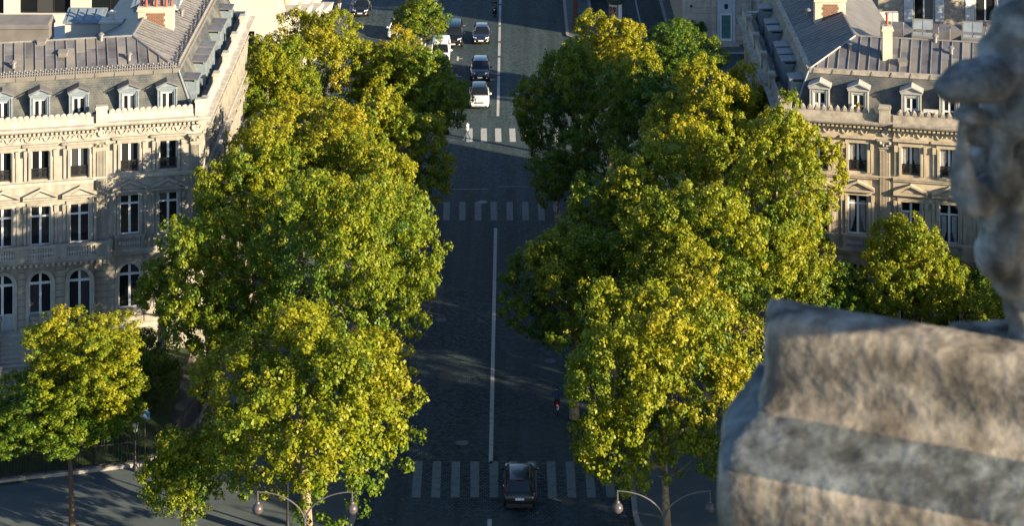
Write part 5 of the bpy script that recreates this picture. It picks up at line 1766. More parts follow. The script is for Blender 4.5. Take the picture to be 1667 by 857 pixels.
def make_car(label, cat, kind, paint, loc, rz=0.0, group=None, roof='paint', lit_tail=False, blind_windows=False):
    L, W, H, st, gl, wr = CARS[kind]
    t = thing('parked_car' if group == 'cars parked by the median' else 'car', label, cat, loc, rz, group)
    hw = W / 2
    Y = lambda u: (u - 0.5) * L
    q = MB()
    rings = []
    for (u, z, s) in st:
        w = hw * s
        y = Y(u)
        b = 0.34 if u in (st[0][0], st[-1][0]) else 0.22
        half = [(0, z), (w * 0.55, z - 0.005), (w * 0.82, z - 0.02), (w * 0.94, z - 0.09), (w * 0.985, z - 0.2), (w, z - 0.34 if z > 0.8 else z - 0.2), (w * 0.985, 0.46), (w * 0.96, 0.34), (w * 0.90, b), (0, b - 0.02)]
        ring = [(x, y, z_) for x, z_ in half] + [(-x, y, z_) for x, z_ in reversed(half[1:-1])]
        rings.append(ring)
    loft(q, rings)
    q.build('body', M[paint], t, True)
    g = MB()
    rings = []
    zb = gl[0][1]
    for (u, z, s) in gl:
        y = Y(u)
        wt = hw * s
        wb = hw * 0.90
        zz = max(z, zb + 0.01)
        f = (zz - zb) / (H - zb)
        wt = wb + (wt - wb) * min(1, f)
        half = [(0, zz), (wt * 0.7, zz - 0.01), (wt * 0.93, zz - 0.03), (wt, zz - 0.09 * min(1, f + 0.1)), (wb, zb - 0.03), (0, zb - 0.05)]
        rings.append([(x, y, z_) for x, z_ in half] + [(-x, y, z_) for x, z_ in reversed(half[1:-1])])
    loft(g, rings)
    g.build('glasshouse', M['car_glass'], t, True)
    # roof skin and pillars
    q = MB()
    rings = []
    for (u, z, s) in gl[2:6]:
        y = Y(u)
        w = hw * s
        half = [(0, z + 0.02), (w * 0.7, z + 0.012), (w * 0.95, z - 0.012), (w * 1.01, z - 0.06), (w * 0.97, z - 0.10), (0, z - 0.06)]
        rings.append([(x, y, z_) for x, z_ in half] + [(-x, y, z_) for x, z_ in reversed(half[1:-1])])
    loft(q, rings)
    q.build('roof', M[paint] if roof == 'paint' else M[roof], t, True)
    pil = M[paint] if roof == 'paint' else M['plastic']
    for s in (-1, 1):
        a, b, c, d = gl[0], gl[2], gl[5], gl[6]
        wr_ = lambda g_: hw * g_[2]
        MB().tube([(s * hw * 0.89, Y(a[0]), zb), (s * (wr_(b) + 0.0), Y(b[0]), b[1] - 0.05)], 0.045, 6).build('pillar', pil, t)
        MB().tube([(s * wr_(c), Y(c[0]), c[1] - 0.06), (s * hw * 0.9, Y(d[0]) - 0.03, zb)], 0.075, 6).build('pillar', pil, t)
        ym = Y(0.60)
        MB().tube([(s * hw * 0.90, ym, zb), (s * (hw * 0.70), ym, H - 0.07)], 0.04, 6).build('pillar', pil, t)
    # wheels
    ty = MB().lathe([(wr * 0.62, -0.115), (wr * 0.92, -0.115), (wr, -0.08), (wr, 0.08), (wr * 0.92, 0.115), (wr * 0.62, 0.115)], seg=20, axis='x').mesh('tyre', M['tyre'], True)
    rm = MB().lathe([(wr * 0.1, -0.10), (wr * 0.63, -0.118), (wr * 0.66, 0.0), (wr * 0.63, 0.118), (wr * 0.1, 0.10)], seg=14, axis='x').mesh('rim', M['rim'], True)
    arch = MB().lathe([(wr * 0.95, -0.03), (wr * 1.17, -0.03), (wr * 1.17, 0.03), (wr * 0.95, 0.03)], seg=20, axis='x').mesh('wheel_arch', M['plastic'], True)
    for s in (-1, 1):
        for u in (0.185, 0.80):
            w = thing('wheel', None, None, (s * (hw - 0.10), Y(u), wr))
            w.parent = t
            inst('tyre', ty, w)
            inst('rim', rm, w)
            inst('wheel_arch', arch, t, (s * (hw - 0.015), Y(u), wr))
    # lamps, grille, plates, mirrors, bumpers
    for s in (-1, 1):
        zf = st[2][1] - 0.14
        MB().hexa([(s * hw * 0.50, Y(0.004) , zf - 0.04), (s * hw * 0.88, Y(0.045), zf - 0.03), (s * hw * 0.90, Y(0.10), zf - 0.02), (s * hw * 0.5, Y(0.05), zf - 0.03)],
                  [(s * hw * 0.52, Y(0.006), zf + 0.07), (s * hw * 0.86, Y(0.04), zf + 0.11), (s * hw * 0.92, Y(0.11), zf + 0.13), (s * hw * 0.52, Y(0.055), zf + 0.12)]).build('headlight', M['headlight'], t)
        zr = st[-2][1]
        MB().hexa([(s * hw * 0.56, Y(0.99), zr - 0.22), (s * hw * 0.93, Y(0.965), zr - 0.20), (s * hw * 0.95, Y(0.92), zr - 0.12), (s * hw * 0.56, Y(0.95), zr - 0.2)],
                  [(s * hw * 0.60, Y(0.985), zr - 0.03), (s * hw * 0.92, Y(0.95), zr + 0.04), (s * hw * 0.95, Y(0.90), zr + 0.07), (s * hw * 0.6, Y(0.95), zr)]).build('tail_light', M['taillight'], t)
        q = MB().ball((s * (hw + 0.10), Y(0.305), zb + 0.08), 0.13, 10, 6, (1, 0.6, 0.75))
        q.tube([(s * hw * 0.9, Y(0.30), zb), (s * (hw + 0.08), Y(0.305), zb + 0.06)], 0.03, 5)
        q.build('wing_mirror', M[paint], t, True)
        q = MB().box(s * hw * 1.0 - 0.012, s * hw * 1.0 + 0.012, Y(0.38), Y(0.44), zb - 0.22, zb - 0.18).box(s * hw - 0.012, s * hw + 0.012, Y(0.64), Y(0.70), zb - 0.22, zb - 0.18)
        q.build('door_handle', M['chrome'], t)
        MB().ball((s * hw * 0.68, Y(-0.004), 0.42), 0.07, 8, 6, (1, 0.4, 0.8)).build('fog_light', M['headlight'], t)
    MB().hexa([(-hw * 0.44, Y(-0.008), st[1][1] - 0.22), (hw * 0.44, Y(-0.008), st[1][1] - 0.22), (hw * 0.44, Y(0.02), st[1][1] - 0.22), (-hw * 0.44, Y(0.02), st[1][1] - 0.22)],
              [(-hw * 0.48, Y(-0.004), st[1][1] - 0.09), (hw * 0.48, Y(-0.004), st[1][1] - 0.09), (hw * 0.48, Y(0.03), st[1][1] - 0.09), (-hw * 0.48, Y(0.03), st[1][1] - 0.09)]).build('grille', M['plastic'], t)
    q = MB().hexa([(-hw * 0.80, Y(-0.010), 0.25), (hw * 0.80, Y(-0.010), 0.25), (hw * 0.84, Y(0.03), 0.23), (-hw * 0.84, Y(0.03), 0.23)], [(-hw * 0.78, Y(-0.010), 0.36), (hw * 0.78, Y(-0.010), 0.36), (hw * 0.85, Y(0.03), 0.38), (-hw * 0.85, Y(0.03), 0.38)])
    q.hexa([(-hw * 0.84, Y(0.96), 0.24), (hw * 0.84, Y(0.96), 0.24), (hw * 0.80, Y(1.018), 0.28), (-hw * 0.80, Y(1.018), 0.28)], [(-hw * 0.86, Y(0.96), 0.50), (hw * 0.86, Y(0.96), 0.50), (hw * 0.82, Y(1.018), 0.46), (-hw * 0.82, Y(1.018), 0.46)])
    q.build('bumper', M['plastic'], t)
    MB().box(-hw * 0.78, hw * 0.78, Y(1.018), Y(1.018) + 0.012, 0.47, 0.50).build('bumper_strip', M['chrome'], t)
    MB().box(-0.26, 0.26, Y(-0.012) - 0.02, Y(-0.012), 0.42, 0.53).build('number_plate', M['plate'], t)
    zp = 0.74 if kind != 'saloon' else 0.68
    MB().box(-0.26, 0.26, Y(1.004), Y(1.004) + 0.03, zp - 0.06, zp + 0.06).build('number_plate', M['plate'], t)
    # wipers and the rear window's lower edge
    MB().tube([(-0.5, Y(0.255) - 0.02, zb + 0.035), (0.15, Y(0.262), zb + 0.075)], 0.012, 4).tube([(0.05, Y(0.252) - 0.02, zb + 0.035), (0.6, Y(0.262), zb + 0.075)], 0.012, 4).build('wiper', M['plastic'], t)
    if lit_tail:
        MB().box(-0.2, 0.2, Y(gl[5][0]) + 0.06, Y(gl[5][0]) + 0.09, gl[5][1] + 0.0, gl[5][1] + 0.03).build('brake_light', M['taillight'], t)
        q = MB()
        for s in (-1, 1):
            q.tube([(s * hw * 0.66, Y(0.43), H + 0.02), (s * hw * 0.665, Y(0.6), H + 0.05), (s * hw * 0.64, Y(0.84), H + 0.0)], 0.02, 5)
        q.build('roof_rail', M['chrome'], t)
    return t


def mid(px, py, L):
    """middle of a car whose front bumper meets the ground at (px, py)"""
    p = ground_point(px, py)
    return (p.x, p.y + L / 2, 0.0)


GW = 'cars waiting in the lane before the crossing'
GP = 'cars parked by the median'
p = ground_point(846, 834)
make_car('black crossover driving away over the front zebra crossing', 'car', 'suv', 'car_black', (p.x, p.y + 2.2, 0), R(180), None, roof='car_black', lit_tail=True)
make_car('white crossover with a black roof, first in the lane at the far crossing', 'car', 'suv', 'car_white', mid(779.5, 179, 4.45), R(1), GW, roof='car_black')
make_car('navy crossover right behind the white one in the lane', 'car', 'suv', 'car_navy', mid(781.5, 134, 4.45), R(0), GW)
make_car('dark blue hatchback, last in the lane, behind the scooter gap', 'car', 'hatch', 'car_navy', mid(783.5, 73.5, 4.25), R(-1), GW)
make_car('white estate car parked by the median with its windscreen facing the camera', 'car', 'van', 'car_white', mid(716, 108, 4.8), R(0), GP)
make_car('black hatchback parked in front of the white estate, nearly hidden by leaves', 'car', 'hatch', 'car_black', mid(715, 128, 4.25), R(0), GP)
make_car('tall black van parked behind the white estate, beside the small median tree', 'van', 'van', 'car_black', mid(737, 79, 4.8), R(0), GP)
make_car('silver white hatchback facing the camera in the side lane under the median tree', 'car', 'hatch', 'car_white', mid(646, 66, 4.25), R(-4), 'cars in the side lane')
make_car('black hatchback standing alone in the side lane by the white office block', 'car', 'hatch', 'car_black', mid(587, 28.5, 4.25), R(-2), 'cars in the side lane')
make_car('dark car half hidden behind yellow leaves in the side lane', 'car', 'hatch', 'car_black', mid(652, 96, 4.25), R(3), 'cars in the side lane')
make_car('black saloon parked beyond the bollards near the advertising column', 'car', 'saloon', 'car_black', (9.6, 255.2, 0), R(96), None)


# ------------------------------------------------------------------ people
def skinned(parent, name, bones, radii, mats, bone_mat, subdiv=2):
    """one continuous skin over a skeleton; mats by the nearest bone"""
    names = list(bones_pos := bones['pos'])
    idx = {n: i for i, n in enumerate(names)}
    me = bpy.data.meshes.new(name)
    me.from_pydata([bones_pos[n] for n in names], [(idx[a], idx[b]) for a, b in bones['edges']], [])
    ob_ = bpy.data.objects.new(name, me)
    COL.objects.link(ob_)
    md = ob_.modifiers.new('skin', 'SKIN')
    md.use_smooth_shade = True
    md.branch_smoothing = 0.4
    for n, v in zip(names, me.skin_vertices[0].data):
        r_ = radii[n]
        v.radius = r_ if isinstance(r_, tuple) else (r_, r_)
        v.use_root = (n == bones['root'])
    sb = ob_.modifiers.new('sub', 'SUBSURF')
    sb.levels = sb.render_levels = subdiv
    dg = bpy.context.evaluated_depsgraph_get()
    new = bpy.data.meshes.new_from_object(ob_.evaluated_get(dg))
    bpy.data.objects.remove(ob_)
    bpy.data.meshes.remove(me)
    new.name = name
    new.materials.clear()
    keys = list(mats)
    for k in keys:
        new.materials.append(M[mats[k]])
    segs = [(Vector(bones_pos[a]), Vector(bones_pos[b]), bone_mat.get((a, b), bone_mat.get(b, keys[0]))) for a, b in bones['edges']]
    for p_ in new.polygons:
        c_ = p_.center
        best, bk = 1e9, keys[0]
        for a, b, k in segs:
            ab = b - a
            t_ = max(0, min(1, (c_ - a).dot(ab) / max(ab.length_squared, 1e-9)))
            d_ = (c_ - (a + ab * t_)).length
            if d_ < best:
                best, bk = d_, k
        p_.material_index = keys.index(bk)
        p_.use_smooth = True
    return inst(name, new, parent)


def figure(label, loc, rz, J, shirt, trousers, shoes, hair_long=False, bag=None, helmet=None, group=None, sleeve='skin'):
    """a person facing +y; J gives the joints that differ from standing"""
    t = thing('person', label, 'person', loc, rz, group)
    P = {'pelvis': (0, 0, 0.97), 'waist': (0, 0.0, 1.10), 'chest': (0, 0.0, 1.32), 'neck': (0, 0.01, 1.48), 'jaw': (0, 0.045, 1.56), 'crown': (0, 0.02, 1.70),
         'shl': (-0.17, 0, 1.42), 'ell': (-0.25, -0.02, 1.14), 'wrl': (-0.25, 0.08, 0.90), 'hal': (-0.245, 0.11, 0.82),
         'shr': (0.17, 0, 1.42), 'elr': (0.25, -0.02, 1.14), 'wrr': (0.25, 0.08, 0.90), 'har': (0.245, 0.11, 0.82),
         'hil': (-0.10, 0, 0.92), 'knl': (-0.10, 0.02, 0.50), 'anl': (-0.10, -0.02, 0.09), 'tol': (-0.11, 0.16, 0.04),
         'hir': (0.10, 0, 0.92), 'knr': (0.10, 0.02, 0.50), 'anr': (0.10, -0.02, 0.09), 'tor': (0.11, 0.16, 0.04)}
    P.update(J)
    E = [('pelvis', 'waist'), ('waist', 'chest'), ('chest', 'neck'), ('neck', 'jaw'), ('jaw', 'crown'),
         ('chest', 'shl'), ('shl', 'ell'), ('ell', 'wrl'), ('wrl', 'hal'), ('chest', 'shr'), ('shr', 'elr'), ('elr', 'wrr'), ('wrr', 'har'),
         ('pelvis', 'hil'), ('hil', 'knl'), ('knl', 'anl'), ('anl', 'tol'), ('pelvis', 'hir'), ('hir', 'knr'), ('knr', 'anr'), ('anr', 'tor')]
    rad = dict(pelvis=(0.15, 0.115), waist=(0.145, 0.105), chest=(0.165, 0.12), neck=0.058, jaw=0.085, crown=0.08, shl=0.068, shr=0.068, ell=0.045, elr=0.045, wrl=0.03, wrr=0.03,
               hal=(0.036, 0.02), har=(0.036, 0.02), hil=0.095, hir=0.095, knl=0.062, knr=0.062, anl=0.045, anr=0.045, tol=0.036, tor=0.036)
    bm_ = {'waist': 'shirt', 'chest': 'shirt', 'neck': 'shirt', 'jaw': 'skin', 'crown': 'skin', 'shl': 'shirt', 'shr': 'shirt', 'ell': 'shirt', 'elr': 'shirt', 'wrl': 'sleeve', 'wrr': 'sleeve', 'hal': 'skin', 'har': 'skin',
           'hil': 'trousers', 'hir': 'trousers', 'knl': 'trousers', 'knr': 'trousers', 'anl': 'trousers', 'anr': 'trousers', 'tol': 'shoe', 'tor': 'shoe'}
    skinned(t, 'body', {'pos': P, 'edges': E, 'root': 'pelvis'}, rad, {'shirt': shirt, 'skin': 'skin', 'sleeve': sleeve, 'trousers': trousers, 'shoe': shoes}, bm_)
    # fingers and thumbs, rooted in the palms
    q = MB()
    for s, h_, w_ in ((-1, 'hal', 'wrl'), (1, 'har', 'wrr')):
        h = Vector(P[h_])
        d = (h - Vector(P[w_])).normalized()
        a = d.cross(Vector((1, 0, 0))).normalized()
        for i, ln in enumerate((0.065, 0.078, 0.074, 0.058)):
            b = h + a * (i - 1.5) * 0.017 + d * 0.005
            q.tube([b, b + d * ln * 0.55, b + d * ln * 0.95 + Vector((-s * 0.018, 0, 0))], [0.009, 0.008, 0.006], 5)
        b = h - a * 0.03 - d * 0.02
        q.tube([b, b - a * 0.025 + d * 0.03, b - a * 0.03 + d * 0.06], [0.010, 0.009, 0.007], 5)
    q.build('fingers', M['skin'], t, True)
    # hair cap, ears, nose, eyes
    c, j = Vector(P['crown']), Vector(P['jaw'])
    up = (c - j).normalized()
    fwd = Vector((0, 1, 0))
    fwd = (fwd - up * fwd.dot(up)).normalized()
    mid_ = j + (c - j) * 0.55
    q = MB()
    q.ball(tuple(mid_ + fwd * 0.082), 0.014, 6, 4, (0.8, 1.3, 1.2))
    for s in (-1, 1):
        q.ball(tuple(mid_ + Vector((s * 0.084, 0, 0))), 0.02, 6, 4, (0.5, 0.8, 1.3))
    q.build('nose_and_ears', M['skin'], t, True)
    q = MB()
    for s in (-1, 1):
        q.ball(tuple(mid_ + up * 0.025 + fwd * 0.076 + Vector((s * 0.03, 0, 0))), 0.009, 6, 4)
    q.ball(tuple(mid_ - up * 0.045 + fwd * 0.078), 0.012, 6, 4, (1.8, 0.5, 0.5))
    q.build('eyes_and_mouth', M['hair'], t, True)
    if helmet:
        MB().ball(tuple(mid_ + up * 0.03 - fwd * 0.01), 0.135, 14, 9).build('helmet', M[helmet], t, True)
    else:
        q = MB().ball(tuple(mid_ + up * 0.035 - fwd * 0.022), 0.102, 12, 8, (0.92, 1, 1))
        if hair_long:
            q.ball(tuple(mid_ - up * 0.08 - fwd * 0.06), 0.08, 10, 6, (0.9, 0.7, 1.3))
        q.build('hair', M['hair'], t, True)
    if bag:
        MB().ball(bag[0], 0.14, 10, 7, (0.8, 0.55, 1.1)).build('bag', M[bag[1]], t, True)
    return t


STRIDE = {'knl': (-0.10, 0.20, 0.52), 'anl': (-0.10, 0.30, 0.10), 'tol': (-0.11, 0.47, 0.07), 'knr': (0.10, 0.00, 0.50), 'anr': (0.10, -0.32, 0.15), 'tor': (0.11, -0.18, 0.04),
          'ell': (-0.24, -0.14, 1.16), 'wrl': (-0.24, -0.12, 0.91), 'hal': (-0.235, -0.10, 0.83), 'elr': (0.24, 0.06, 1.14), 'wrr': (0.23, 0.22, 0.98), 'har': (0.22, 0.28, 0.94)}
p = ground_point(761, 229)
figure('person in a white shirt and blue trousers striding over the far crossing', (p.x, p.y, 0.0), R(62), STRIDE, 'white_cloth', 'denim', 'white_shoe', bag=((-0.22, -0.1, 1.1), 'white_cloth'))
p = ground_point(567, 806)
figure('person in a bright blue top standing on the pavement under the front corner tree', (p.x + 0.15, p.y, 0.135), R(-20), {'wrl': (-0.1, 0.22, 1.12), 'hal': (-0.04, 0.28, 1.14), 'ell': (-0.26, 0.02, 1.16)}, 'blue_cloth', 'black_cloth', 'shoe', bag=((0.26, 0.05, 1.0), 'white_cloth'))
p = ground_point(681, 338)
figure('person in dark clothes stepping off the kerb under the left trees', (p.x, p.y, 0.0), R(-95), STRIDE, 'black_cloth', 'black_cloth', 'shoe', sleeve='black_cloth')


def tyre_ring(q, c, r_, w, seg=20):
    pts = [(c[0], c[1] + r_ * math.cos(2 * math.pi * k / seg), c[2] + r_ * math.sin(2 * math.pi * k / seg)) for k in range(seg + 1)]
    q.tube(pts, w, 6, False)


# bicycle, ridden away from the camera (front towards +y)
p = ground_point(907, 680)
bi = thing('bicycle', 'dark bicycle with a red rear lamp ridden up the right lane', 'bicycle', (p.x, p.y + 0.6, 0.0), R(2))
for y in (-0.52, 0.52):
    q = MB()
    tyre_ring(q, (0, y, 0.34), 0.32, 0.022)
    w = q.build('wheel', M['tyre'], bi)
    q = MB()
    for k in range(9):
        a = math.pi * k / 9
        q.tube([(0, y + 0.3 * math.cos(a), 0.34 + 0.3 * math.sin(a)), (0, y - 0.3 * math.cos(a), 0.34 - 0.3 * math.sin(a))], 0.004, 4)
    q.build('spoke', M['chrome'], w, kind='stuff')
q = MB().tube([(0, -0.05, 0.30), (0, -0.18, 0.82)], 0.02, 6).tube([(0, -0.05, 0.30), (0, 0.38, 0.78)], 0.022, 6).tube([(0, -0.16, 0.74), (0, 0.37, 0.84)], 0.018, 6)
q.tube([(0, -0.05, 0.30), (0, -0.52, 0.34)], 0.014, 6).tube([(0, -0.16, 0.74), (0, -0.52, 0.34)], 0.012, 6).tube([(0, 0.52, 0.34), (0, 0.38, 0.78), (0, 0.35, 0.98)], 0.018, 6)
q.build('frame', M['red_paint'], bi)
MB().tube([(-0.3, 0.24, 1.0), (-0.1, 0.36, 1.0), (0.1, 0.36, 1.0), (0.3, 0.24, 1.0)], 0.014, 6).build('handlebar', M['plastic'], bi)
MB().ball((0, -0.2, 0.86), 0.11, 10, 6, (0.8, 1.2, 0.4)).build('saddle', M['plastic'], bi)
MB().ball((0, -0.42, 0.66), 0.06, 8, 6).build('tail_lamp', M['taillight_lit'], bi)
MB().box(-0.05, 0.05, -0.9, -0.55, 0.58, 0.60).box(0.02, 0.09, -0.62, -0.50, 0.5, 0.72).build('mudguard', M['sign_white'], bi)
MB().tube([(-0.12, -0.05, 0.16), (0.12, -0.05, 0.44)], 0.016, 6).build('pedal_crank', M['chrome'], bi)
figure('cyclist in a dark blue jacket riding up the right lane, seen from behind', (p.x, p.y + 0.6, 0.0), R(2),
       {'pelvis': (0, -0.2, 0.96), 'waist': (0, -0.16, 1.08), 'chest': (0, -0.04, 1.30), 'neck': (0, 0.03, 1.46), 'jaw': (0, 0.07, 1.54), 'crown': (0, 0.06, 1.68), 'shl': (-0.18, -0.02, 1.40), 'shr': (0.18, -0.02, 1.40),
        'ell': (-0.30, 0.08, 1.18), 'elr': (0.30, 0.08, 1.18), 'wrl': (-0.28, 0.20, 1.05), 'wrr': (0.28, 0.20, 1.05), 'hal': (-0.26, 0.25, 1.02), 'har': (0.26, 0.25, 1.02),
        'hil': (-0.10, -0.18, 0.92), 'hir': (0.10, -0.18, 0.92), 'knl': (-0.12, 0.20, 0.66), 'knr': (0.12, 0.14, 0.86), 'anl': (-0.13, -0.08, 0.22), 'anr': (0.13, 0.02, 0.50), 'tol': (-0.13, 0.06, 0.17), 'tor': (0.13, 0.16, 0.45)},
       'navy_cloth', 'black_cloth', 'shoe', sleeve='navy_cloth')

# motor scooter coming down the avenue, front towards -y
p = ground_point(805, 28)
mo = thing('motor_scooter', 'black motor scooter coming towards the camera at the top of the lane', 'scooter', (p.x, p.y + 0.9, 0.0), R(180))
for y in (-0.68, 0.68):
    q = MB()
    tyre_ring(q, (0, y, 0.28), 0.22, 0.065, 16)
    q.lathe([(0.05, -0.05), (0.17, -0.03), (0.17, 0.03), (0.05, 0.05)], (0, y, 0.28), 12, 'x')
    q.build('wheel', M['tyre'], mo)
q = MB()
loft(q, [[(s * w * x, y, z0 + (z1 - z0) * f) for x, f, s in ((1, 0, 1), (1, 0.6, 1), (0.6, 1, 1), (0.6, 1, -1), (1, 0.6, -1), (1, 0, -1))] for (y, w, z0, z1) in ((-0.95, 0.08, 0.6, 0.78), (-0.6, 0.2, 0.45, 0.8), (-0.2, 0.2, 0.3, 0.76), (0.05, 0.2, 0.22, 0.40), (0.32, 0.2, 0.22, 0.4), (0.42, 0.24, 0.3, 0.95), (0.62, 0.17, 0.5, 1.0), (0.74, 0.06, 0.6, 0.9))])
q.build('body', M['car_black'], mo, True)
MB().ball((0, -0.35, 0.82), 0.16, 10, 6, (0.9, 2.4, 0.45)).build('saddle', M['plastic'], mo)
MB().tube([(-0.34, 0.36, 1.06), (-0.12, 0.46, 1.04), (0.12, 0.46, 1.04), (0.34, 0.36, 1.06)], 0.02, 6).build('handlebar', M['plastic'], mo)
MB().hexa([(-0.22, 0.58, 1.0), (0.22, 0.58, 1.0), (0.22, 0.61, 1.0), (-0.22, 0.61, 1.0)], [(-0.16, 0.42, 1.4), (0.16, 0.42, 1.4), (0.16, 0.44, 1.4), (-0.16, 0.44, 1.4)]).build('windscreen', M['car_glass'], mo)
MB().ball((0, 0.72, 0.78), 0.08, 10, 6, (1.2, 0.5, 0.8)).build('headlight', M['headlight'], mo)
figure('rider in black with a dark helmet sitting on the motor scooter', (p.x, p.y + 0.9, 0.0), R(180),
       {'pelvis': (0, -0.25, 0.94), 'waist': (0, -0.23, 1.07), 'chest': (0, -0.16, 1.30), 'neck': (0, -0.12, 1.47), 'jaw': (0, -0.08, 1.55), 'crown': (0, -0.1, 1.69), 'shl': (-0.18, -0.15, 1.40), 'shr': (0.18, -0.15, 1.40),
        'ell': (-0.33, 0.06, 1.18), 'elr': (0.33, 0.06, 1.18), 'wrl': (-0.33, 0.28, 1.08), 'wrr': (0.33, 0.28, 1.08), 'hal': (-0.32, 0.35, 1.08), 'har': (0.32, 0.35, 1.08),
        'hil': (-0.11, -0.22, 0.92), 'hir': (0.11, -0.22, 0.92), 'knl': (-0.2, 0.20, 0.78), 'knr': (0.2, 0.20, 0.78), 'anl': (-0.17, 0.14, 0.40), 'anr': (0.17, 0.14, 0.40), 'tol': (-0.17, 0.30, 0.42), 'tor': (0.17, 0.30, 0.42)},
       'black_cloth', 'black_cloth', 'shoe', helmet='car_black', sleeve='black_cloth')


# ------------------------------------------------------------------ street furniture
def double_lamp(label, x, y, ztop, span):
    t = thing('double_street_lamp', label, 'street lamp', (x, y, 0.13), 0, 'double lamps at the mouth of the avenue')
    z0 = ztop - 1.35 - 0.13
    MB().lathe([(0.24, 0), (0.24, 0.5), (0.16, 0.6), (0.13, 1.2), (0.10, 1.3), (0.085, z0 - 0.1), (0.1, z0)], seg=12).build('post', M['lamp_grey'], t, True)
    h = span / 2
    gm = MB().ball((0, 0, 0), 0.29, 20, 14).mesh('globe', M['globe'], True)
    rm = MB().lathe([(0.294, -0.06), (0.301, -0.06), (0.301, -0.03), (0.294, -0.03)], seg=20).mesh('globe_band', M['lamp_grey'], True)
    for s in (-1, 1):
        pts = [(s * h * (1 - math.cos(math.pi / 2 * k / 10)) * 1.0, 0, z0 - 0.3 + 1.65 * math.sin(math.pi / 2 * k / 10)) for k in range(11)]
        pts = [(s * 0.03, 0, z0 - 0.6)] + pts
        a = MB().tube(pts, [0.05] * 4 + [0.043] * 4 + [0.036] * 4, 8).build('arm', M['lamp_grey'], t, True)
        MB().tube([(s * h, 0, z0 + 1.40), (s * h, 0, z0 + 0.86)], [0.035, 0.05], 8).lathe([(0.1, 0.84), (0.13, 0.78), (0.13, 0.74), (0.05, 0.74)], (s * h, 0, z0), 12).build('hanger', M['lamp_grey'], a, True)
        g_ = inst('globe', gm, t, (s * h, 0, z0 + 0.46))
        inst('globe_band', rm, g_)
    return t


p1, p2 = ground_point(497, 958), ground_point(1080, 958)
double_lamp('double-armed street lamp with two frosted globes under the front left plane tree', -10.85, 121.0, 7.2, 4.95)
double_lamp('double-armed street lamp with two frosted globes beside the carved foreground stone', 7.95, 121.0, 7.25, 4.85)


def lantern(label, x, y, h, k=1.0):
    t = thing('lantern_post', label, 'street lamp', (x, y, 0.13), 0)
    MB().lathe([(0.17, 0), (0.17, 0.25), (0.11, 0.35), (0.10, 0.7), (0.06, 0.8), (0.045, h - 0.1), (0.09, h - 0.05), (0.09, h)], seg=10).build('post', M['iron'], t, True)
    q = MB()
    for i in range(6):
        a = 2 * math.pi * i / 6
        q.tube([(0.13 * math.cos(a), 0.13 * math.sin(a), h), (0.27 * math.cos(a), 0.27 * math.sin(a), h + 0.65)], 0.018, 4)
    q.lathe([(0.30, h + 0.65), (0.30, h + 0.70), (0.13, h + 0.92), (0.13, h + 1.0), (0.05, h + 1.05), (0.02, h + 1.2)], seg=6)
    q.build('lantern_frame', M['iron'], t)
    MB().lathe([(0.12, h + 0.01), (0.25, h + 0.64)], seg=6).build('lantern_glass', M['lantern_glass'], t)
    return t


p = ground_point(220, 771)
lantern('old-style black lantern post at the garden railing, with a blue plate behind it', p.x, p.y, 2.35)
t = thing('street_sign', 'small blue sign on a thin pole behind the lantern', 'sign', (p.x + 0.45, p.y + 0.9, 0.13))
MB().tube([(0, 0, 0), (0, 0, 3.4)], 0.03, 6).build('pole', M['lamp_grey'], t)
MB().slab([(-0.3, -0.04, 2.75), (0.3, -0.04, 2.75), (0.3, -0.04, 3.15), (0, -0.04, 3.4), (-0.3, -0.04, 3.15)], (0, 0.03, 0)).build('plate', M['sign_blue'], t)
MB().slab([(-0.16, -0.046, 2.84), (0.16, -0.046, 2.84), (0, -0.046, 3.12)], (0, 0.005, 0)).build('emblem', M['sign_white'], t)
p = ground_point(552, 40)
t = lantern('thin black lamp post with a small globe in the side lane before the office block', p.x, p.y, 1.55)
# a lamp whose dark globe shows between the branches
t = thing('globe_lamp', 'dark single globe lamp standing among the branches behind the left double lamp', 'street lamp', (-12.75, 131.2, 0.13))
MB().lathe([(0.16, 0), (0.12, 0.6), (0.07, 0.8), (0.06, 3.6), (0.1, 3.7)], seg=10).build('post', M['iron'], t, True)
MB().ball((0, 0, 4.0), 0.33, 16, 10).build('globe', M['iron'], t, True)

# traffic light at the right end of the front crossing
p = ground_point(1003, 812)
t = thing('traffic_light', 'dark traffic light at the right end of the front crossing', 'traffic light', (p.x + 0.2, p.y, 0.13))
MB().lathe([(0.13, 0), (0.13, 0.5), (0.07, 0.55), (0.06, 2.7)], seg=10).build('pole', M['iron'], t, True)
q = MB().box(-0.16, 0.16, -0.16, 0.12, 1.75, 2.7)
hd = q.build('signal_head', M['iron'], t)
for k in range(3):
    MB().lathe([(0.09, 0.0), (0.1, 0.03), (0.1, 0.1), (0.075, 0.1)], (0, 0.12, 1.92 + k * 0.29), 12, 'y').build('signal_lens', M['plastic'], hd)
MB().box(-0.34, -0.16, -0.1, 0.1, 1.9, 2.35).build('pedestrian_signal', M['lamp_grey'], t)
# paired sign pole behind the tree leaves
# advertising column
p = ground_point(1002, 53)
t = thing('advertising_column', 'green capped advertising column with a sheet of four portraits on the right pavement', 'advertising column', (p.x, p.y, 0.13), R(-8))
MB().lathe([(0.80, 0), (0.80, 0.35), (0.70, 0.45), (0.70, 3.0), (0.84, 3.05), (0.84, 3.2), (0.95, 3.25), (0.95, 3.5), (0.80, 3.62), (0.62, 3.9), (0.25, 4.25), (0.10, 4.3), (0.06, 4.75)], seg=24).build('drum', M['iron_green'], t, True)
MB().lathe([(0.90, 3.52), (0.92, 3.58), (0.86, 3.66), (0.80, 3.66)], seg=24).build('cap_band', M['sign_white'], t, True)


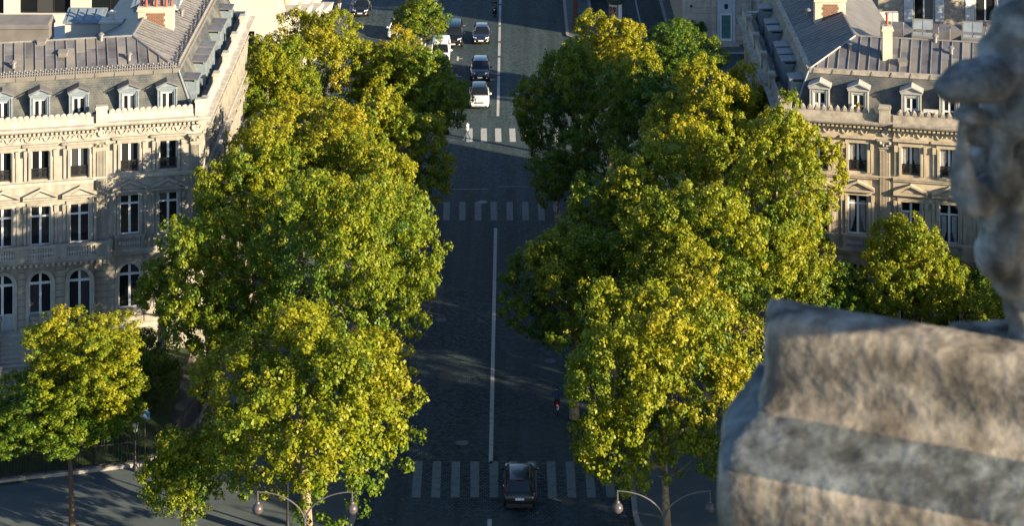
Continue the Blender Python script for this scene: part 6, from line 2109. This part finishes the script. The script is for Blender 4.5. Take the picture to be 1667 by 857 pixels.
def curved_sheet(q, a0, a1, z0, z1, r_, n=8):
    for i in range(n):
        a, b = R(a0 + (a1 - a0) * i / n), R(a0 + (a1 - a0) * (i + 1) / n)
        q.add([(r_ * math.cos(a), r_ * math.sin(a), z0), (r_ * math.cos(b), r_ * math.sin(b), z0), (r_ * math.cos(b), r_ * math.sin(b), z1), (r_ * math.cos(a), r_ * math.sin(a), z1)], [(0, 1, 2, 3)])
    return q


po = curved_sheet(MB(), 205, 290, 0.55, 2.92, 0.712).build('poster', M['paper'], t)
for i in range(2):
    for j in range(2):
        a0 = 209 + i * 40
        z0 = 0.62 + j * 1.1
        curved_sheet(MB(), a0, a0 + 36, z0, z0 + 1.0, 0.716).build('portrait', M['poster_dark'], po)
        am = R(a0 + 18)
        face = MB()
        face.add([(0.720 * math.cos(am + 0.22 * math.cos(k * math.pi / 6)), 0.720 * math.sin(am + 0.22 * math.cos(k * math.pi / 6)), z0 + 0.52 + 0.27 * math.sin(k * math.pi / 6)) for k in range(12)], [tuple(range(12))])
        face.add([(0.7195 * math.cos(am + x), 0.7195 * math.sin(am + x), z) for x, z in ((-0.26, z0 + 0.02), (0.26, z0 + 0.02), (0.10, z0 + 0.3), (-0.10, z0 + 0.3))], [(0, 1, 2, 3)])
        face.build('face', M['skin'], po)
curved_sheet(MB(), 300, 345, 0.55, 2.92, 0.712).build('poster', M['sign_white'], t)
# thin posts along the kerb behind the column
bm_ = MB().lathe([(0.06, 0), (0.05, 0.1), (0.045, 1.0), (0.07, 1.03), (0.06, 1.12), (0.02, 1.15)], seg=8).mesh('bollard', M['iron'], True)
for k, (x, y) in enumerate(((8.9, 247.4), (9.7, 247.0), (10.5, 246.3), (11.3, 245.6), (12.1, 244.4))):
    o = inst('bollard', bm_, None, (x, y, 0.0))
    tag(o, 'slim black bollard beside the advertising column', 'bollard', 'bollards by the advertising column')
# white panel on the median pole
p = ground_point(683, 108)
t = thing('sign_pole', 'dark pole with a pale panel in front of the median tree', 'sign', (p.x, p.y, 0.0))
MB().tube([(0, 0, 0), (0, 0, 7.5)], 0.09, 8).build('pole', M['iron'], t)
MB().box(0.02, 0.62, -0.13, -0.09, 1.6, 2.9).build('panel', M['sign_white'], t)

# on the right mansion's cornice: cooling unit, clipped golden conifer
def on_front(sd_root, u, v, z):
    return sd_root[0].location + Vector(sd_root[1].T(u, v, z))


o_ = on_front(mr, 9.75, -0.25, 16.72)
t = thing('air_conditioner', 'white air conditioner unit standing behind the pointed crest stones', 'air conditioner', o_, -ALPHA)
MB().box(-0.48, 0.48, -0.18, 0.2, 0.15, 0.92).build('casing', M['ac_white'], t)
f_ = MB().lathe([(0.30, -0.02), (0.32, 0.0), (0.32, 0.02), (0.28, 0.02)], (-0.1, -0.2, 0.54), 18, 'y').build('fan_ring', M['lamp_grey'], t)
q = MB()
for k in range(5):
    a = k * math.pi * 2 / 5
    q.hexa([(-0.1, -0.19, 0.54), (-0.1 + 0.26 * math.cos(a), -0.2, 0.54 + 0.26 * math.sin(a)), (-0.1 + 0.26 * math.cos(a + 0.6), -0.185, 0.54 + 0.26 * math.sin(a + 0.6)), (-0.1 + 0.05, -0.185, 0.54)],
           [(-0.1, -0.195, 0.54), (-0.1 + 0.26 * math.cos(a), -0.205, 0.54 + 0.26 * math.sin(a)), (-0.1 + 0.26 * math.cos(a + 0.6), -0.19, 0.54 + 0.26 * math.sin(a + 0.6)), (-0.1 + 0.05, -0.19, 0.54)])
q.build('fan', M['plastic'], f_)
MB().box(-0.4, -0.3, -0.15, 0.15, 0.0, 0.15).box(0.3, 0.4, -0.15, 0.15, 0.0, 0.15).build('bracket', M['iron'], t)
o_ = on_front(mr, 4.95, -0.45, 16.72)
t = thing('potted_conifer', 'little golden conifer in a pot before a dormer of the right mansion', 'potted plant', o_)
MB().lathe([(0.15, 0), (0.22, 0.32), (0.24, 0.36), (0.18, 0.36)], seg=12).build('pot', M['terracotta'], t, True)
q = MB()
rng = random.Random(4)
for k in range(420):
    z = rng.uniform(0.3, 1.0)
    r_ = 0.30 * (1 - (z - 0.3) / 0.74) ** 0.7
    a = rng.uniform(0, 6.28)
    c0 = Vector((r_ * math.cos(a), r_ * math.sin(a), z))
    d = Vector((math.cos(a) * 0.06, math.sin(a) * 0.06, 0.07))
    w = Vector((-math.sin(a), math.cos(a), 0)) * 0.03
    q.add([tuple(c0 - w), tuple(c0 + w), tuple(c0 + d)], [(0, 1, 2)])
q.lathe([(0.22, 0.3), (0.2, 0.6), (0.02, 0.95)], seg=10)
q.build('foliage', M['conifer'], t)

# ------------------------------------------------------------------ the monument's own stonework, close to the camera
def near(px, py, Y):
    return Vector(((px - 833.5) * Y / F_PX, Y, CAM_H - (py - HORIZON) * Y / F_PX))


def sculpt(ob_, amp, freq, amp2=0.0, freq2=1.0):
    me = ob_.data
    n = len(me.vertices)
    co, no = np.empty(n * 3), np.empty(n * 3)
    me.vertices.foreach_get('co', co)
    me.vertex_normals.foreach_get('vector', no)
    co, no = co.reshape(-1, 3), no.reshape(-1, 3)
    d = np.array([noise.fractal(Vector(c) * freq, 0.9, 2.0, 4) * amp + noise.noise(Vector(c) * freq2) * amp2 for c in co])
    me.vertices.foreach_set('co', (co + no * d[:, None]).ravel())
    me.polygons.foreach_set('use_smooth', np.ones(len(me.polygons), dtype=bool))
    me.update()


def remeshed(name, mb_, parent, voxel, m, smooth_it=2):
    me = mb_.mesh('raw', m)
    o_ = bpy.data.objects.new('raw', me)
    COL.objects.link(o_)
    md = o_.modifiers.new('r', 'REMESH')
    md.mode = 'VOXEL'
    md.voxel_size = voxel
    s = o_.modifiers.new('s', 'SMOOTH')
    s.factor = 0.6
    s.iterations = smooth_it
    new = bpy.data.meshes.new_from_object(o_.evaluated_get(bpy.context.evaluated_depsgraph_get()))
    bpy.data.objects.remove(o_)
    new.name = name
    new.materials.clear()
    new.materials.append(m)
    return inst(name, new, parent)


# corner cornice: stacked courses whose outline returns round a corner
YS = 7.0
A0 = near(1250, 520, YS)
e = Vector((math.cos(R(24)), -math.sin(R(24)), 0))          # the front runs right and towards the camera
b_dir = Vector((0.12, 1.0, 0)).normalized()                 # the return runs back


def course(q, z0, z1, off0, off1, length=3.2, back=1.6, rnd=0.05, side=0.41):
    """one course: outline pushed out by off0 at its foot and off1 at its head"""
    def outline(off):
        nf_ = Vector((-math.sin(R(24)), -math.cos(R(24)), 0))
        nb = Vector((-b_dir.y, b_dir.x, 0))
        det = nf_.x * nb.y - nf_.y * nb.x
        so = off * side
        c_ = Vector(((off * nb.y - so * nf_.y) / det, (nf_.x * so - nb.x * off) / det, 0))
        p = [c_ + e * length]
        for k in range(7):
            t_ = k / 6
            a_ = c_ + e * rnd * (1 - t_) ** 2 + b_dir * rnd * t_ ** 2
            p.append(a_)
        p += [c_ + b_dir * back, c_ + e * length + b_dir * back]
        return p
    lo, hi = outline(off0), outline(off1)
    n = len(lo)
    q.add([(v.x, v.y, z0) for v in lo] + [(v.x, v.y, z1) for v in hi],
          [tuple(range(n)), tuple(range(2 * n - 1, n - 1, -1))] + [(i, i + n, (i + 1) % n + n, (i + 1) % n) for i in range(n)])


st_ = thing('carved_cornice', 'blurred weathered stone cornice of the monument close to the camera', 'stone cornice', tuple(A0))
q = MB()
PROF = [(0.0, -0.01), (-0.015, 0.008), (-0.05, 0.022), (-0.12, 0.026), (-0.19, 0.018), (-0.225, 0.026), (-0.25, 0.055), (-0.268, 0.10)]
LEDGE = [(-0.262, 0.085), (-0.285, 0.17), (-0.300, 0.25), (-0.318, 0.305), (-0.345, 0.334)]
LOW = [(-0.335, 0.328), (-0.38, 0.345), (-0.45, 0.345), (-0.53, 0.330), (-0.60, 0.315), (-0.95, 0.305)]
for nm, pf, m_, bk in (('cornice_course', PROF, 'old_stone', 0.16), ('cornice_ledge', LEDGE, 'shaded_ledge_stone', 0.42), ('cornice_course', LOW, 'old_stone', 0.44)):
    q = MB()
    for (za, oa), (zb, ob2) in zip(pf, pf[1:]):
        course(q, zb, za + 0.006, ob2, oa, back=bk)
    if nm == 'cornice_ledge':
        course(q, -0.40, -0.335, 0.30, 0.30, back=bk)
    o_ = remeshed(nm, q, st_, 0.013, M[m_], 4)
    sculpt(o_, 0.006, 5.0, 0.012, 2.2)
MB().box(0.35, 3.4, -0.1, 1.2, -8.0, -0.92).build('wall', M['old_stone'], st_)

fg = thing('carved_stone_figure', 'blurred carved stone figure with a dark jutting muzzle at the edge of the monument', 'sculpture', tuple(near(1640, 560, 6.9)))
q = MB()
o0 = near(1640, 560, 6.9)


def lump(px, py, rx, ry, Y=6.9, dy=0.0, depth=None):
    c_ = near(px, py, Y + dy) - o0
    s = Y / F_PX
    q.ball(tuple(c_), 1.0, 18, 12, (rx * s, (depth or rx) * s, ry * s))


for a in ((1690, 30, 66, 110, 0.05), (1705, 200, 85, 130, 0.08), (1712, 330, 80, 190, 0.08), (1718, 470, 62, 150, 0.1),
          (1588, 126, 62, 34, -0.16), (1548, 136, 34, 27, -0.20), (1640, 118, 50, 44, -0.06), (1606, 190, 40, 12, -0.10), (1580, 190, 26, 10, -0.14),
          (1622, 82, 32, 32, -0.04), (1655, 55, 44, 60, -0.02),
          (1566, 268, 17, 76, -0.10), (1584, 326, 30, 22, -0.10), (1606, 318, 16, 34, -0.06), (1598, 210, 38, 34, -0.02), (1630, 240, 24, 80, -0.10), (1640, 310, 26, 60, -0.04), (1655, 190, 40, 44, -0.10),
          (1630, 350, 36, 32, -0.02), (1624, 412, 34, 40, -0.03), (1614, 420, 22, 28, -0.04), (1650, 380, 40, 50, -0.04), (1655, 440, 38, 56, 0.0), (1622, 262, 44, 110, 0.30), (1652, 160, 46, 60, 0.16), (1668, 300, 42, 140, 0.08), (1672, 480, 42, 70, 0.02), (1684, 545, 36, 66, 0.02), (1690, 590, 44, 50, 0.02)):
    lump(*a[:4], dy=a[4])
o_ = remeshed('figure', q, fg, 0.012, M['figure_stone'], 2)
sculpt(o_, 0.014, 7.0, 0.022, 5.0)
q = MB().ball((2.6 - o0.x, 6.25 - o0.y, 61.8 - o0.z), 1.0, 40, 28, (0.75, 0.75, 1.1))  # unseen stone mass added to keep the sun off the figure
o_ = q.build('sun_blocking_mass', M['old_stone'], fg, True)
sculpt(o_, 0.08, 1.6, 0.02, 5.0)
MB().box(2.3 - o0.x, 3.5 - o0.x, 6.95 - o0.y, 8.2 - o0.y, -3.0, 1.4).build('support', M['old_stone'], fg)
bl = thing('stone_block', 'blurred low stone block on the ledge beneath the carved figure', 'stone block', tuple(near(1610, 560, 7.05)))
q = MB().box(-0.11, 0.6, -0.05, 0.12, -0.16, 0.03)
o_ = remeshed('block', q, bl, 0.016, M['old_stone'], 5)
sculpt(o_, 0.012, 8.0, 0.006, 3.5)
